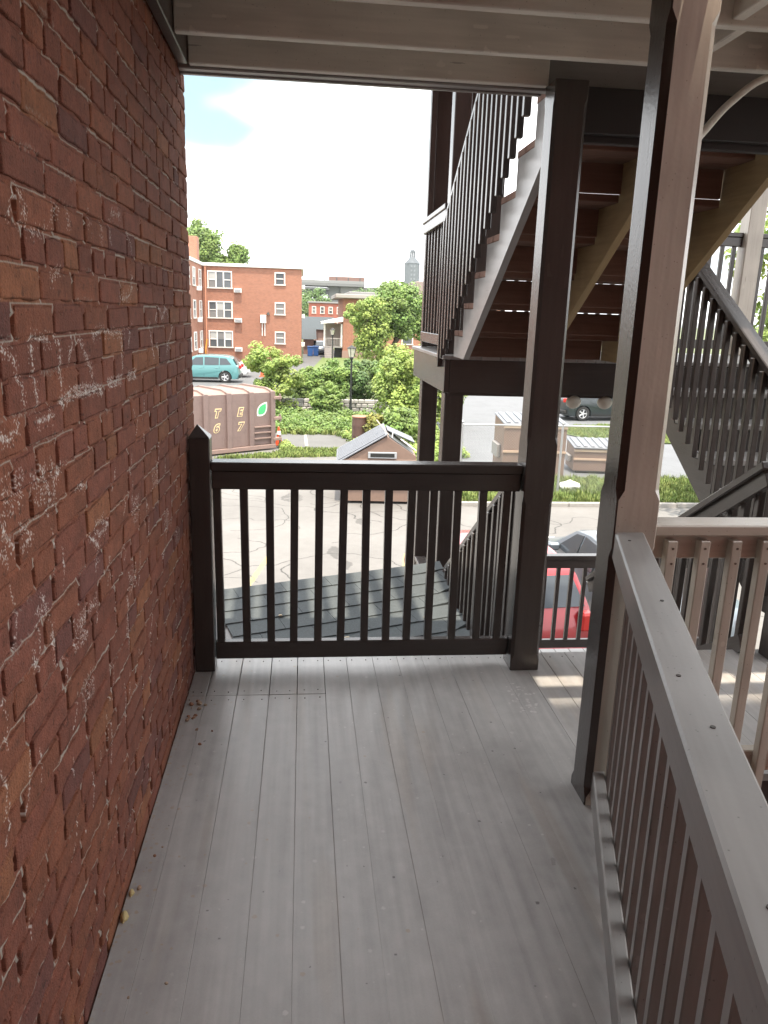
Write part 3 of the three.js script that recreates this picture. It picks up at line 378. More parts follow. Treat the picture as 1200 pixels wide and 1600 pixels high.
{ // nails in the wide cap, screws at the baluster heads
  const head = new THREE.CylinderGeometry(0.0045, 0.0045, 0.002, 10), hm = std(0.05, 0.045, 0.04, 0.6); for (const [x, z] of [[0.12, 0.01], [0.62, -0.012], [1.02, 0.014], [1.2, -0.01], [1.6, 0.008], [2.0, -0.005]]) part(nearRail, 'nail_head', head, hm, [x, 0.9505, z]);
  const sg = new THREE.CylinderGeometry(0.004, 0.004, 0.003, 10), sm2 = std(0.12, 0.09, 0.07, 0.5, { metalness: 0.4 }); for (const x of [0.094, 0.202, 0.311, 0.414, 0.52, 0.628]) for (const y of [0.875, 0.825]) part(tanRail, 'screw_head', sg, sm2, [x + 0.002, y, 0.0555], [Math.PI / 2, 0, 0]);
}
// ------------------------------------------------------------------ stairs
function stairs(name, label, x0, x1, zl, yl, zh, yh, n, o) { // from the low edge (zl, yl) to the high edge (zh, yh)
  const g = thing(name, label, 'staircase', [0, 0, 0]), d = Math.sign(zh - zl), run = Math.abs(zh - zl) / (n - 1), r = (yh - yl) / n; const zk = (k) => zl + d * run * (k - 1);
  const t = 0.036, tr = o.tread, rr = rng(n * 31 + 7);
  for (let k = 1; k < n; k++) { // two planks a tread, a slit between
    const y = yl + k * r, a = zk(k) - d * 0.022, b = zk(k + 1) - d * 0.002, m = (a + b) / 2; for (const [p, q] of [[a, m - d * 0.0015], [m + d * 0.0015, b]]) part(g, 'tread', box(x0 + 0.002, x1 - 0.002, y - t, y, Math.min(p, q), Math.max(p, q), 0.004), tr);
  }
  if (o.riser) for (let k = 1; k <= n; k++) { const y = yl + k * r, z = zk(k); const lo = k === 1 ? y - r + 0.002 : y - r - 0.001, hi = y - t - 0.002 - rr() * 0.002; part(g, 'riser', box(x0 + 0.045, x1 - 0.045, lo, hi, Math.min(z, z + d * 0.02), Math.max(z, z + d * 0.02), 0.003), o.riser); }
  const slope = r / run, drop = o.drop || 0.33;
  const S = (xa, xb, mat) => {
    const pts = []; for (let k = 1; k <= n; k++) { const y = yl + k * r - t - 0.002; pts.push([zk(k) + d * 0.001, k === 1 ? yl : y - r], [zk(k) + d * 0.001, y]); } pts.push([zk(n) + d * 0.05, yl + n * r - t - 0.002]);
    const ln = (z) => yl + r + (z - zl) * d * slope - drop - t; pts.push([zk(n) + d * 0.05, ln(zk(n) + d * 0.05)]); const zb = zl + d * Math.max(0.02, (drop + t - r) / slope); pts.push([zb, yl + 0.001]);
    part(g, 'stringer', prism(pts, 'x', xa, xb), mat);
  };
  for (const [xa, xb, m] of o.stringers) S(xa, xb, m);
  for (const R of o.rails || []) { // sloping rail with plumb balusters
    const nose = (z) => yl + r + (z - zl) * d * slope; const top = R.top || 0.93, za = R.za, zb = R.zb; const cap = (z) => nose(z) + top; const x = R.x;
    stick(g, 'handrail', [x, cap(za) - 0.019, za], [x, cap(zb) - 0.019, zb], 0.089, 0.038, R.capMat || M.paint, 0.005); stick(g, 'sub_rail', [x, cap(za) - 0.078, za], [x, cap(zb) - 0.078, zb], 0.038, 0.085, M.paint);
    const s = Math.sign(zb - za), N = Math.floor(Math.abs(zb - za) / 0.108); for (let i = 0; i <= N; i++) { const z = za + s * (0.05 + i * 0.108); if ((zb - z) * s < 0.03) break; const off = R.side * 0.037, tl = (rj() - 0.5) * 0.006; stick(g, 'baluster', [x + off, nose(z) + (R.lo ?? -0.06), z - tl], [x + off, cap(z) - 0.05, z + tl], 0.034, 0.034, R.mat || M.paint); }
    if (R.bottom) stick(g, 'bottom_rail', [x, nose(za) + 0.02, za], [x, nose(zb) + 0.02, zb], 0.038, 0.085, M.paint);
  }
  return g;
}
stairs('staircase', 'upper flight climbing from the half landing to the floor above, seen from below', 1.52, 2.62, -5.4, 1.30, -3.44, 2.72, 8, { tread: M.redWood, riser: M.redWood, drop: 0.36, stringers: [[1.52, 1.558, M.paintGrey], [2.05, 2.09, M.rawWood], [2.582, 2.62, M.rawWood]], rails: [{ x: 1.5, za: -5.68, zb: -3.5, side: -1, lo: -0.12, mat: M.paint }] });
stairs('staircase', 'right flight descending from the half landing to the porch with pale treads', 3.08, 4.2, -3.68, 0.0, -5.48, 1.30, 7, { tread: M.paintGrey, riser: M.paintDark, drop: 0.34, stringers: [[3.08, 3.118, M.paint], [3.62, 3.66, M.paint], [4.162, 4.2, M.paint]], rails: [{ x: 3.06, za: -5.45, zb: -3.42, side: -1, lo: -0.12 }, { x: 4.22, za: -5.45, zb: -3.42, side: 1 }] });
stairs('staircase', 'lower flight going down from the porch beside the shingled roof', 1.52, 2.6, -5.33, -1.42, -3.37, 0.0, 8, { tread: M.paintGrey, riser: M.paintDark, drop: 0.33, stringers: [[1.5, 1.538, M.paint], [2.582, 2.62, M.paint]], rails: [{ x: 1.5, za: -5.3, zb: -3.31, side: -1, bottom: true, lo: 0.0 }, { x: 2.64, za: -5.3, zb: -3.31, side: 1, bottom: true, lo: 0.0 }] });
// the same stairs go on above, out of the frame, and shade these
stairs('staircase', 'flight above the frame from the upper floor to the next half landing', 3.08, 4.2, -3.68, 2.72, -5.48, 4.02, 7, { tread: M.paintGrey, riser: M.paintDark, drop: 0.34, stringers: [[3.08, 3.118, M.paint], [4.162, 4.2, M.paint]] });
// newels
function plainPost(name, label, x, z, y0, y1, s, mat) { const g = thing(name, label, 'post', [x, y0, z]); part(g, 'shaft', box(-s, s, 0, y1 - y0, -s, s, 0.005), mat || M.paint); return g; }
plainPost('newel_post', 'dark newel on the porch between the lower and right flights', 2.78, -3.26, 0.002, 1.0, 0.055);
plainPost('newel_post', 'newel at the foot of the right flight handrail', 3.05, -3.4, 0.002, 1.0, 0.045);
plainPost('newel_post', 'dark square post standing behind the end of the front railing', 1.5, -3.36, -1.0, 0.93, 0.045);

// landings
function landing(name, label, x0, x1, z0, z1, y, depth) {
  const g = thing(name, label, 'landing', [0, 0, 0]); let x = x0 - 0.02; const w = 0.14; let i = 0; while (x < x1) { part(g, 'board', box(x, Math.min(x + w - 0.005, x1 + 0.02), y - 0.026, y, z1 - 0.02, z0 + 0.025, 0.003), M.paintGrey); x += w; }
  part(g, 'side_fascia', box(x0, x0 + 0.038, y - 0.026 - depth, y - 0.027, z1, z0, 0.003), M.paint); part(g, 'front_fascia', box(x0 + 0.04, x1, y - 0.026 - depth, y - 0.027, z0 - 0.038, z0, 0.003), M.paint); part(g, 'front_fascia', box(x0 + 0.04, x1, y - 0.05 - depth, y - 0.08, z0 - 0.09, z0 - 0.045, 0.003), M.paint); part(g, 'back_fascia', box(x0 + 0.04, x1, y - 0.026 - depth, y - 0.027, z1, z1 + 0.038, 0.003), M.paint);
  for (let q = x0 + 0.4; q < x1; q += 0.4) part(g, 'joist', box(q, q + 0.038, y - 0.02 - depth, y - 0.028, z1 + 0.042, z0 - 0.092, 0.003), M.rawWood); return g;
}
landing('half_landing', 'half landing of the stairs with pale left fascia, above eye level of the cars', 1.48, 4.66, -5.5, -7.1, 1.30, 0.235);
landing('half_landing', 'next half landing above the frame', 1.48, 4.66, -5.5, -7.1, 4.02, 0.235);
{ const g = thing('stair_roof', 'flat roof over the top of the stairs, above the frame', 'roof', [0, 0, 0]); part(g, 'roof_deck', box(1.5, 5.0, 5.42, 5.55, -7.4, -3.2, 0.01), M.paintGrey); }
landing('half_landing', 'lower half landing beneath, toward the red car', 1.45, 4.3, -5.34, -6.46, -1.42, 0.2);
for (const [x, z, l] of [[1.57, -5.62, 'dark landing support post nearer the porch, right of the green shrubs'], [1.57, -6.73, 'dark landing support post farther away, at the left corner']]) { const p = plainPost('landing_post', l, x, z, G, 1.03, 0.07); p.userData.group = 'posts under the half landing'; }
for (const [x, z, l] of [[4.58, -6.95, 'landing support post at the far right'], [4.58, -5.62, 'landing support post right of the right flight']]) plainPost('landing_post', l, x, z, G, 1.03, 0.07);
plainPost('landing_post', 'tall post rising from the half landing to the floors above, with lit left face', 1.56, -5.77, 1.302, 5.4, 0.06);
plainPost('landing_post', 'tall tan post at the right back corner of the half landing', 4.5, -7.0, 1.302, 5.4, 0.075, M.paintTan);
{ const g = thing('screen_panel', 'flat taupe board panel standing on the far edge of the half landing', 'panel', [0, 0, 0]); part(g, 'panel', box(1.53, 2.2, 1.302, 5.4, -7.06, -7.0, 0.004), M.paint); part(g, 'trim', box(1.53, 1.58, 1.302, 5.4, -6.998, -6.97, 0.003), M.paint); }
railing('landing_railing', 'short railing on the left side of the half landing', [1.53, -5.84], [1.53, -6.95], 1.30, { top: 1.06, xs: [0.1, 0.25, 0.4, 0.55, 0.7, 0.85, 1.0], off: 0.02, mat: M.paint });
railing('landing_railing', 'back railing of the half landing in front of green leaves', [2.2, -7.02], [4.42, -7.02], 1.30, { top: 1.08, matCap: M.paint });
railing('landing_railing', 'right back railing of the half landing at the picture edge', [4.58, -7.02], [6.2, -7.02], 1.30, { top: 1.08 });
railing('landing_railing', 'dark railing of the lower landing in front of the red car', [1.6, -6.4], [4.25, -6.4], -1.42, { top: 0.95, xs: Array.from({ length: 21 }, (_, i) => 0.07 + i * 0.123) });
railing('landing_railing', 'left railing of the lower landing with pale cap', [1.5, -5.5], [1.5, -6.36], -1.42, { top: 0.95 });

{ // slatted screen on the porch above, over the entry roof; only its shade is in the picture
  const s = thing('slat_screen', 'tall slatted screen on the porch above the frame', 'screen', [0, 2.722, -3.34]); const gaps = [[0.08, 0.026], [0.25, 0.027], [0.45, 0.022], [0.61, 0.036], [0.75, 0.05], [0.93, 0.042], [1.1, 0.04]]; let x = 0.02;
  for (const [c, w] of gaps) { const a = x, b = c - w; if (b - a > 0.012) part(s, 'slat', box(a, b, 0, 3.9, -0.012, 0.012, 0.002), M.paint); x = c + w; } part(s, 'slat', box(x, 1.24, 0, 3.9, -0.012, 0.012, 0.002), M.paint); for (const y of [0.08, 3.8]) part(s, 'rail', box(0.02, 1.24, y, y + 0.06, -0.05, -0.014, 0.003), M.paint);
}
// ------------------------------------------------------------------ shingled roof below the front railing
{
  const R = thing('entry_roof', 'low shingled entry roof below the front railing', 'roof', [0, 0, 0]); const ca = Math.cos(0.31), sa = Math.sin(0.31);
  const O = [-0.12, -4.74]; const W2 = (a, b) => [O[0] + a * ca + b * -sa, O[1] - a * sa - b * ca]; // a along the far edge, b away
  const yAt = (x, z) => -0.2 - 0.06 * (z + 4.5); const N = 1024, X0 = -0.4, Z0 = -5.6, S = 2.5; const r = rng(9);
  const map = tex(N, N, (i, j) => { const x = X0 + i / N * S, z = Z0 + j / N * S; const n = 0.62 + 0.5 * h2(i, j, 6) * (0.5 + vn(i / 2, j / 2, 7)) + 0.25 * fbm(x * 5, z * 5, 3, 5); return [0.075 * n, 0.088 * n, 0.093 * n]; });
  const mat = new THREE.MeshStandardMaterial({ map, roughness: 0.9, bumpMap: rep(T.blot, 8, 8), bumpScale: 0.002 }); const ex = 0.17, tw = 0.31;
  for (let k = 0; k < 10; k++) { // course k starts at the far edge; butts face the porch
    const b1 = -k * ex, b0 = b1 - ex; for (let a = -0.1 - (k % 2) * tw / 2 - 0.05; a < 2.3; a += tw) {
      let pts = [[a, b0], [a + tw - 0.0025, b0 + (r() - 0.5) * 0.008], [a + tw - 0.0025, b1], [a, b1]].map(([p, q]) => W2(Math.max(0, p), q)); if (Math.min(...pts.map((p) => p[0])) > 1.42 || Math.max(...pts.map((p) => p[0])) - Math.min(...pts.map((p) => p[0])) < 0.05) continue; pts = pts.map((p) => [Math.min(p[0], 1.47), Math.min(p[1], -3.40)]); const ar = Math.abs(pts.reduce((s, p, i) => { const q = pts[(i + 1) % 4]; return s + p[0] * q[1] - q[0] * p[1]; }, 0)) / 2; if (ar < 0.004) continue;
      const P = [], th = 0.006; const lift = (i) => (i < 2 ? 0.007 : 0.0) + 0.001 * r(); const tp = pts.map((p, i) => [p[0], yAt(...p) + lift(i), p[1]]), bt = pts.map((p) => [p[0], yAt(...p) - th, p[1]]); const q = (A, B, C, D) => P.push(...A, ...B, ...C, ...A, ...C, ...D); q(tp[0], tp[1], tp[2], tp[3]); q(bt[0], bt[3], bt[2], bt[1]); for (let i = 0; i < 4; i++) { const n = (i + 1) % 4; q(bt[i], bt[n], tp[n], tp[i]); }
      const g = fromTris(P), uv = g.attributes.uv, p = g.attributes.position; for (let i = 0; i < uv.count; i++) uv.setXY(i, (p.getX(i) - X0) / S, (p.getZ(i) - Z0) / S); part(R, 'shingle', g, mat);
    }
  }
  const c = [W2(0, 0.01), W2(2.0, 0.01)].map((p) => p); const deck = [W2(0.01, 0), [1.46, -5.25], [1.46, -3.42], [0.02, -3.42]]; const P = []; const tp = deck.map((p) => [p[0], yAt(...p) - 0.009, p[1]]), bt = tp.map((p) => [p[0], p[1] - 0.12, p[2]]); const q = (A, B, C, D) => P.push(...A, ...B, ...C, ...A, ...C, ...D); q(tp[0], tp[3], tp[2], tp[1]); q(bt[0], bt[1], bt[2], bt[3]); for (let i = 0; i < 4; i++) { const n = (i + 1) % 4; q(bt[i], tp[i], tp[n], bt[n]); } part(R, 'roof_deck', fromTris(P), M.paint);
  part(R, 'wall', box(0.1, 1.38, G, -0.36, -4.5, -3.5, 0.01), std(0.2, 0.08, 0.055, 0.9, { map: T.blot }));
  const litter = std(0.5, 0.42, 0.3, 0.9); for (const [x, z, l, t] of [[0.72, -4.05, 0.055, 0.3], [0.18, -3.95, 0.03, 1.2], [0.35, -4.35, 0.02, 0.2], [1.22, -4.3, 0.02, 2]]) solo('wood_chip', cbox(l, 0.008, 0.014, 0.002), litter, 'pale wood chip lying on the shingled roof', 'debris', 'chips on the shingles', [x, yAt(x, z) + 0.013, z], [0, t, 0.06]);
}

// ------------------------------------------------------------------ foliage
const leafM = new THREE.MeshPhysicalMaterial({ color: lin(1, 1, 1), vertexColors: true, roughness: 0.85, side: THREE.DoubleSide, transmission: 0.3, thickness: 0 });
function leaves(clumps, per, size, base, seed, flat = 0.5) { // clumps: [x, y, z, r]; leaf-sized folded faces through each clump
  const r = rng(seed), P = [], C = []; const v = new THREE.Vector3(), n = new THREE.Vector3(), t = new THREE.Vector3(), b = new THREE.Vector3();
  for (const [cx, cy, cz, cr] of clumps) {
    const k = Math.round(per * (0.7 + 0.6 * r())), tone = 0.8 + 0.36 * r(), warm = r();
    for (let i = 0; i < k; i++) {
      v.set(r() * 2 - 1, r() * 2 - 1, r() * 2 - 1); if (v.lengthSq() > 1) { i--; continue; } const rad = Math.pow(v.length(), 0.6); v.normalize(); n.copy(v).multiplyScalar(0.9).add(new THREE.Vector3(r() - 0.5, r() * 0.9, r() - 0.5).multiplyScalar(1.4)).normalize();
      v.multiplyScalar(rad * cr); v.y *= 0.82; const s = size * (0.55 + 0.8 * r()); t.set(r() - 0.5, (r() - 0.7) * flat, r() - 0.5).cross(n).normalize(); b.copy(n).cross(t);
      const o = [cx + v.x, cy + v.y, cz + v.z], w = s * 0.42, q = (a, c, e) => [o[0] + t.x * a + b.x * c + n.x * e, o[1] + t.y * a + b.y * c + n.y * e, o[2] + t.z * a + b.z * c + n.z * e];
      const A = q(-s / 2, 0, 0), B = q(0, w, s * 0.12), D = q(0, -w, s * 0.12), E2 = q(s / 2, 0, -s * 0.08); P.push(...A, ...D, ...B, ...B, ...D, ...E2);
      const m = tone * (0.86 + 0.28 * r()), y = 0.18 * warm + 0.15 * r(); const c = [base[0] * m * (1 + y), base[1] * m, base[2] * m * (1 - 0.4 * y)]; for (let z = 0; z < 6; z++) C.push(...c);
    }
  }
  const g = fromTris(P, new Array(P.length / 3 * 2).fill(0)); g.setAttribute('color', new THREE.Float32BufferAttribute(C, 3)); return g;
}
function clumpsOn(ellipsoids, count, seed, cr) { const r = rng(seed), out = []; const vol = ellipsoids.map((e) => e[3] * e[4] * e[5]), tot = vol.reduce((a, b) => a + b, 0); for (let i = 0; i < count; i++) { let u = r() * tot, k = 0; while (u > vol[k] && k < vol.length - 1) u -= vol[k++]; const e = ellipsoids[k]; let x, y, z; do { x = r() * 2 - 1; y = r() * 2 - 1; z = r() * 2 - 1; } while (x * x + y * y + z * z > 1 || x * x + y * y + z * z < 0.12); out.push([e[0] + x * e[3], e[1] + y * e[4], e[2] + z * e[5], cr * (0.6 + 0.8 * r())]); } return out; }
const barkM = std(0.085, 0.07, 0.055, 0.95, { map: T.blot, bumpMap: T.paintBump, bumpScale: 0.01 });
function limb(pts, r0, r1, seg = 14, rad = 7) { const c = new THREE.CatmullRomCurve3(pts.map((p) => new THREE.Vector3(...p))), g = new THREE.TubeGeometry(c, seg, 1, rad, false), p = g.attributes.position, q = new THREE.Vector3(); for (let i = 0; i <= seg; i++) { c.getPointAt(i / seg, q); const s = lerp(r0, r1, i / seg); for (let j = 0; j <= rad; j++) { const k = i * (rad + 1) + j; p.setXYZ(k, q.x + (p.getX(k) - q.x) * s, q.y + (p.getY(k) - q.y) * s, q.z + (p.getZ(k) - q.z) * s); } } g.computeVertexNormals(); return g; }
function tree(name, label, category, group, x, y, z, o) { // o: trunk h & r, ellipsoids relative to the base
  const t = thing(name, label, category, [x, y, z], 0, group), r = rng(o.seed); const cl = clumpsOn(o.e, o.n, o.seed + 1, o.cr);
  if (o.h) { const lean = o.lean || [0, 0]; const tops = []; const L = [limb([[0, -0.2, 0], [lean[0] * 0.3, o.h * 0.4, lean[1] * 0.3], [lean[0], o.h, lean[1]]], o.r, o.r * 0.6)]; for (let i = 0; i < (o.limbs || 6); i++) { const c = cl[Math.floor(r() * cl.length)]; L.push(limb([[lean[0], o.h * (0.85 + 0.1 * r()), lean[1]], [lean[0] * 0.6 + c[0] * 0.45, lerp(o.h, c[1], 0.5), lean[1] * 0.6 + c[2] * 0.45], [c[0], c[1], c[2]]], o.r * 0.5, o.r * 0.12, 10, 6)); } part(t, 'trunk', mergeGeometries(L), barkM); }
  part(t, 'crown', leaves(cl, o.per, o.s, o.c, o.seed + 2, o.flat), leafM); return t;
}
const GRN = [0.15, 0.275, 0.062], LIME = [0.225, 0.355, 0.08], DARK = [0.1, 0.2, 0.06];
tree('maple_sapling', 'bright young maple in front of the brick flats, beside the brown container', 'tree', null, -1.0, gy(-37), -37, { seed: 101, h: 1.5, r: 0.06, limbs: 9, n: 78, cr: 0.3, per: 120, s: 0.13, c: LIME, e: [[-0.35, 2.4, 0, 0.85, 1.2, 0.8], [0.75, 2.2, 0, 0.65, 0.8, 0.7], [0.1, 1.1, 0.1, 1.1, 0.9, 0.9]] });
const hedge = [[0.9, 1.15, -38.6, 1.1, 1.1], [2.2, 1.25, -39.2, 1.15, 1.15], [3.5, 1.35, -39.6, 1.2, 1.2], [4.8, 1.3, -39.4, 1.2, 1.2]];
['leafy hedge shrub nearest the young maple', 'leafy hedge shrub just left of the near street lamp', 'leafy hedge shrub behind the near street lamp', 'leafy hedge shrub right of the near street lamp'].forEach((l, i) => { const [x, h, z, w, q] = hedge[i]; tree('hedge_shrub', l, 'shrub', 'hedge along the upper lot', x, gy(z), z, { seed: 140 + i, h: 0.6, r: 0.05, limbs: 6, n: 60, cr: 0.3, per: 120, s: 0.13, c: i === 2 ? DARK : GRN, e: [[0, h, 0, w, h * 0.85, 0.8]] }); });
tree('shrub', 'dense dark shrub spilling over the low stone wall', 'shrub', null, 1.6, G, -36.4, { seed: 151, h: 0.4, r: 0.04, limbs: 5, n: 46, cr: 0.26, per: 120, s: 0.12, c: GRN, e: [[0, 0.85, 0, 0.75, 0.75, 0.6]] });
tree('willow_bush', 'tall pale green bush left of the landing posts', 'bush', null, 4.6, G, -32.5, { seed: 160, h: 1.2, r: 0.07, limbs: 12, n: 120, cr: 0.36, per: 130, s: 0.13, c: LIME, flat: 1.4, e: [[0, 1.9, 0, 1.15, 1.6, 1.1], [0.5, 0.9, 0.3, 1.3, 0.9, 1]] });
tree('willow_bush', 'pale feathery bush behind the landing posts', 'bush', null, 6.2, G, -34, { seed: 165, h: 1.4, r: 0.07, limbs: 10, n: 100, cr: 0.38, per: 120, s: 0.14, c: LIME, flat: 1.4, e: [[0, 2.2, 0, 1.2, 1.9, 1.1]] });
tree('fern_bush', 'low ferny bush beside the brown barrels', 'bush', null, 4.0, G, -28.6, { seed: 170, h: 0.3, r: 0.03, limbs: 5, n: 44, cr: 0.28, per: 110, s: 0.13, c: GRN, flat: 1.5, e: [[0, 0.7, 0, 0.8, 0.7, 0.6]] });
tree('shade_tree', 'large leaning shade tree in front of the brick house', 'tree', null, 6.6, -2.9, -60, { seed: 180, h: 2.7, r: 0.22, lean: [0.9, 0], limbs: 12, n: 150, cr: 0.62, per: 150, s: 0.2, c: GRN, e: [[1.0, 4.75, 0, 2.3, 1.9, 2.1], [0, 4.0, 0.4, 1.5, 1.1, 1.4], [2.3, 4.0, 0, 1.4, 1.2, 1.3]] });
tree('shade_tree', 'lighter green tree at the left of the leaning shade tree', 'tree', null, 5.0, -2.9, -58.5, { seed: 190, h: 1.6, r: 0.12, limbs: 9, n: 90, cr: 0.5, per: 130, s: 0.18, c: LIME, e: [[0.4, 4.2, 0, 1.7, 1.7, 1.5], [0.6, 2.3, 0, 1.5, 1.2, 1.2]] });
tree('shade_tree', 'dark round tree behind the brick house roof', 'tree', null, 11, -2.9, -118, { seed: 200, h: 4, r: 0.3, limbs: 8, n: 90, cr: 1, per: 130, s: 0.34, c: DARK, e: [[-1.2, 5.6, 0, 2.6, 2.4, 2.6]] });
tree('shade_tree', 'pale distant tree beside the tower', 'tree', null, 13.4, -2.9, -125, { seed: 205, h: 4, r: 0.3, limbs: 8, n: 60, cr: 0.8, per: 120, s: 0.3, c: GRN, e: [[0, 6.6, 0, 1.6, 2.4, 1.6]] });
tree('shade_tree', 'tall tree rising behind the flats roof, left of the gap', 'tree', null, -11.5, -2.9, -98, { seed: 210, h: 7, r: 0.45, limbs: 12, n: 150, cr: 0.95, per: 140, s: 0.3, c: GRN, e: [[-0.4, 11.3, 0, 2.5, 3.0, 2.5], [0.6, 9.2, 0, 3.0, 1.8, 2.5]] });
tree('shade_tree', 'small rounded tree top behind the flats roof', 'tree', null, -7.6, -2.9, -98, { seed: 215, h: 7, r: 0.3, limbs: 7, n: 46, cr: 0.7, per: 130, s: 0.28, c: GRN, e: [[0, 10.2, 0, 1.1, 1.6, 1.1]] });
tree('shade_tree', 'leafy tree behind the right end of the half landing', 'tree', null, 13.2, G, -17, { seed: 220, h: 3, r: 0.2, limbs: 10, n: 150, cr: 0.7, per: 150, s: 0.2, c: LIME, e: [[0, 5.6, 0, 2.9, 3.1, 2.4], [1.5, 3.6, 0, 2.6, 1.9, 2]] });
[[-2, -150, 5, 3.4], [2.6, -165, 5.4, 3.6], [20, -150, 6, 4.5], [27, -140, 6.5, 5], [34, -170, 6, 5]].forEach(([x, z, h, w], i) => tree('distant_tree', ['distant tree under the viaduct, nearest the flats', 'distant tree under the middle of the viaduct', 'distant tree right of the house', 'distant tree farther right of the house', 'distant tree at the far right'][i], 'tree', 'distant trees', x, -2.9, z, { seed: 230 + i, h: 2, r: 0.3, limbs: 5, n: 60, cr: 1.2, per: 90, s: 0.45, c: DARK, e: [[0, h, 0, w, h * 0.6, w * 0.8]] }));
{ // broad-leaved weeds nobody could count
  const mk = (label, poly, n, seed, rr, hh, c, s) => { const f = scatterIn(poly, (z) => gy(z), 0, 1), r = rng(seed), cl = []; for (let i = 0; i < n; i++) { const [x, y, z, k] = f(r); cl.push([x, y + 0.05 + hh * k * r(), z, rr * (0.6 + 0.7 * r())]); } const m = part(scene, numbered('ground_cover'), leaves(cl, 60, s, c, seed + 1, 0.6), leafM); info(m, label, 'weeds', null, 'stuff'); };
  mk('leafy weeds in front of the hedge and stone wall', [[-0.8, -31.3], [3.4, -31.3], [3.6, -36.6], [-1.6, -36.8]], 420, 21, 0.26, 0.4, GRN, 0.11);
  mk('leafy weeds around the barrels and gabled dumpster', [[1.9, -31.2], [2.4, -27.8], [4.2, -24.2], [6.2, -26], [6, -33]], 240, 22, 0.24, 0.3, LIME, 0.11);
  mk('leafy weeds at the corner of the brown container', [[-0.5, -28.3], [-0.2, -27.2], [0.2, -27.4], [-0.2, -28.6]], 14, 23, 0.12, 0.1, LIME, 0.09);
}

// ------------------------------------------------------------------ low stone wall behind the weeds
{
  const W = thing('stone_wall', 'low grey rubble wall half hidden by the hedge', 'wall', [0, 0, 0]), r = rng(31), ms = [0, 1, 2].map((i) => std(0.3 + 0.07 * i, 0.29 + 0.065 * i, 0.28 + 0.06 * i, 0.9, { map: T.blot }));
  part(W, 'core', box(-1.2, 6.2, G - 0.1, G + 0.72, -37.52, -37.2, 0.01), ms[0]);
  for (let k = 0; k < 4; k++) { let x = -1.2; while (x < 6.2) { const w = 0.22 + r() * 0.3; const g = cbox(w - 0.02, 0.19, 0.16 + r() * 0.06, 0.03); part(W, 'stone', g, ms[Math.floor(r() * 3)], [x + w / 2, G + 0.09 + k * 0.2, -37.2 + r() * 0.03], [0, (r() - 0.5) * 0.1, (r() - 0.5) * 0.08]); x += w; } }
}
// ------------------------------------------------------------------ street lamps
function lamp(label, x, y, z, s) {
  const g = thing('street_lamp', label, 'street lamp', [x, y, z]); const prof = [[0.13, 0], [0.13, 0.08], [0.09, 0.14], [0.085, 0.5], [0.055, 0.6], [0.045, 2.4], [0.06, 2.45], [0.04, 2.52], [0.045, 2.72], [0.09, 2.78], [0.1, 2.84], [0.02, 2.86]].map((p) => new THREE.Vector2(p[0] * s, p[1] * s));
  part(g, 'pole', new THREE.LatheGeometry(prof, 14), M.iron); const h = new THREE.CylinderGeometry(0.19 * s, 0.11 * s, 0.38 * s, 8, 1, true); part(g, 'lantern', h, std(0.62, 0.6, 0.5, 0.35, { side: THREE.DoubleSide }), [0, 3.05 * s, 0]);
  const cap = new THREE.LatheGeometry([[0.001, 3.4], [0.05, 3.36], [0.12, 3.32], [0.22, 3.26], [0.215, 3.235], [0.001, 3.24]].map((p) => new THREE.Vector2(p[0] * s, p[1] * s)), 14); part(g, 'cap', cap, M.iron); for (let i = 0; i < 4; i++) { const a = i * 1.571 + 0.4; part(g, 'rib', tube([[0.11 * s * Math.cos(a), 2.85 * s, 0.11 * s * Math.sin(a)], [0.2 * s * Math.cos(a), 3.25 * s, 0.2 * s * Math.sin(a)]], 0.012 * s, 3, 5), M.iron); } return g;
}
lamp('black street lamp with cream lantern rising from the weeds', 2.66, G, -35.9, 1);
lamp('thin black street lamp on the far lawn before the porch', 2.7, -2.9, -61.5, 0.98);

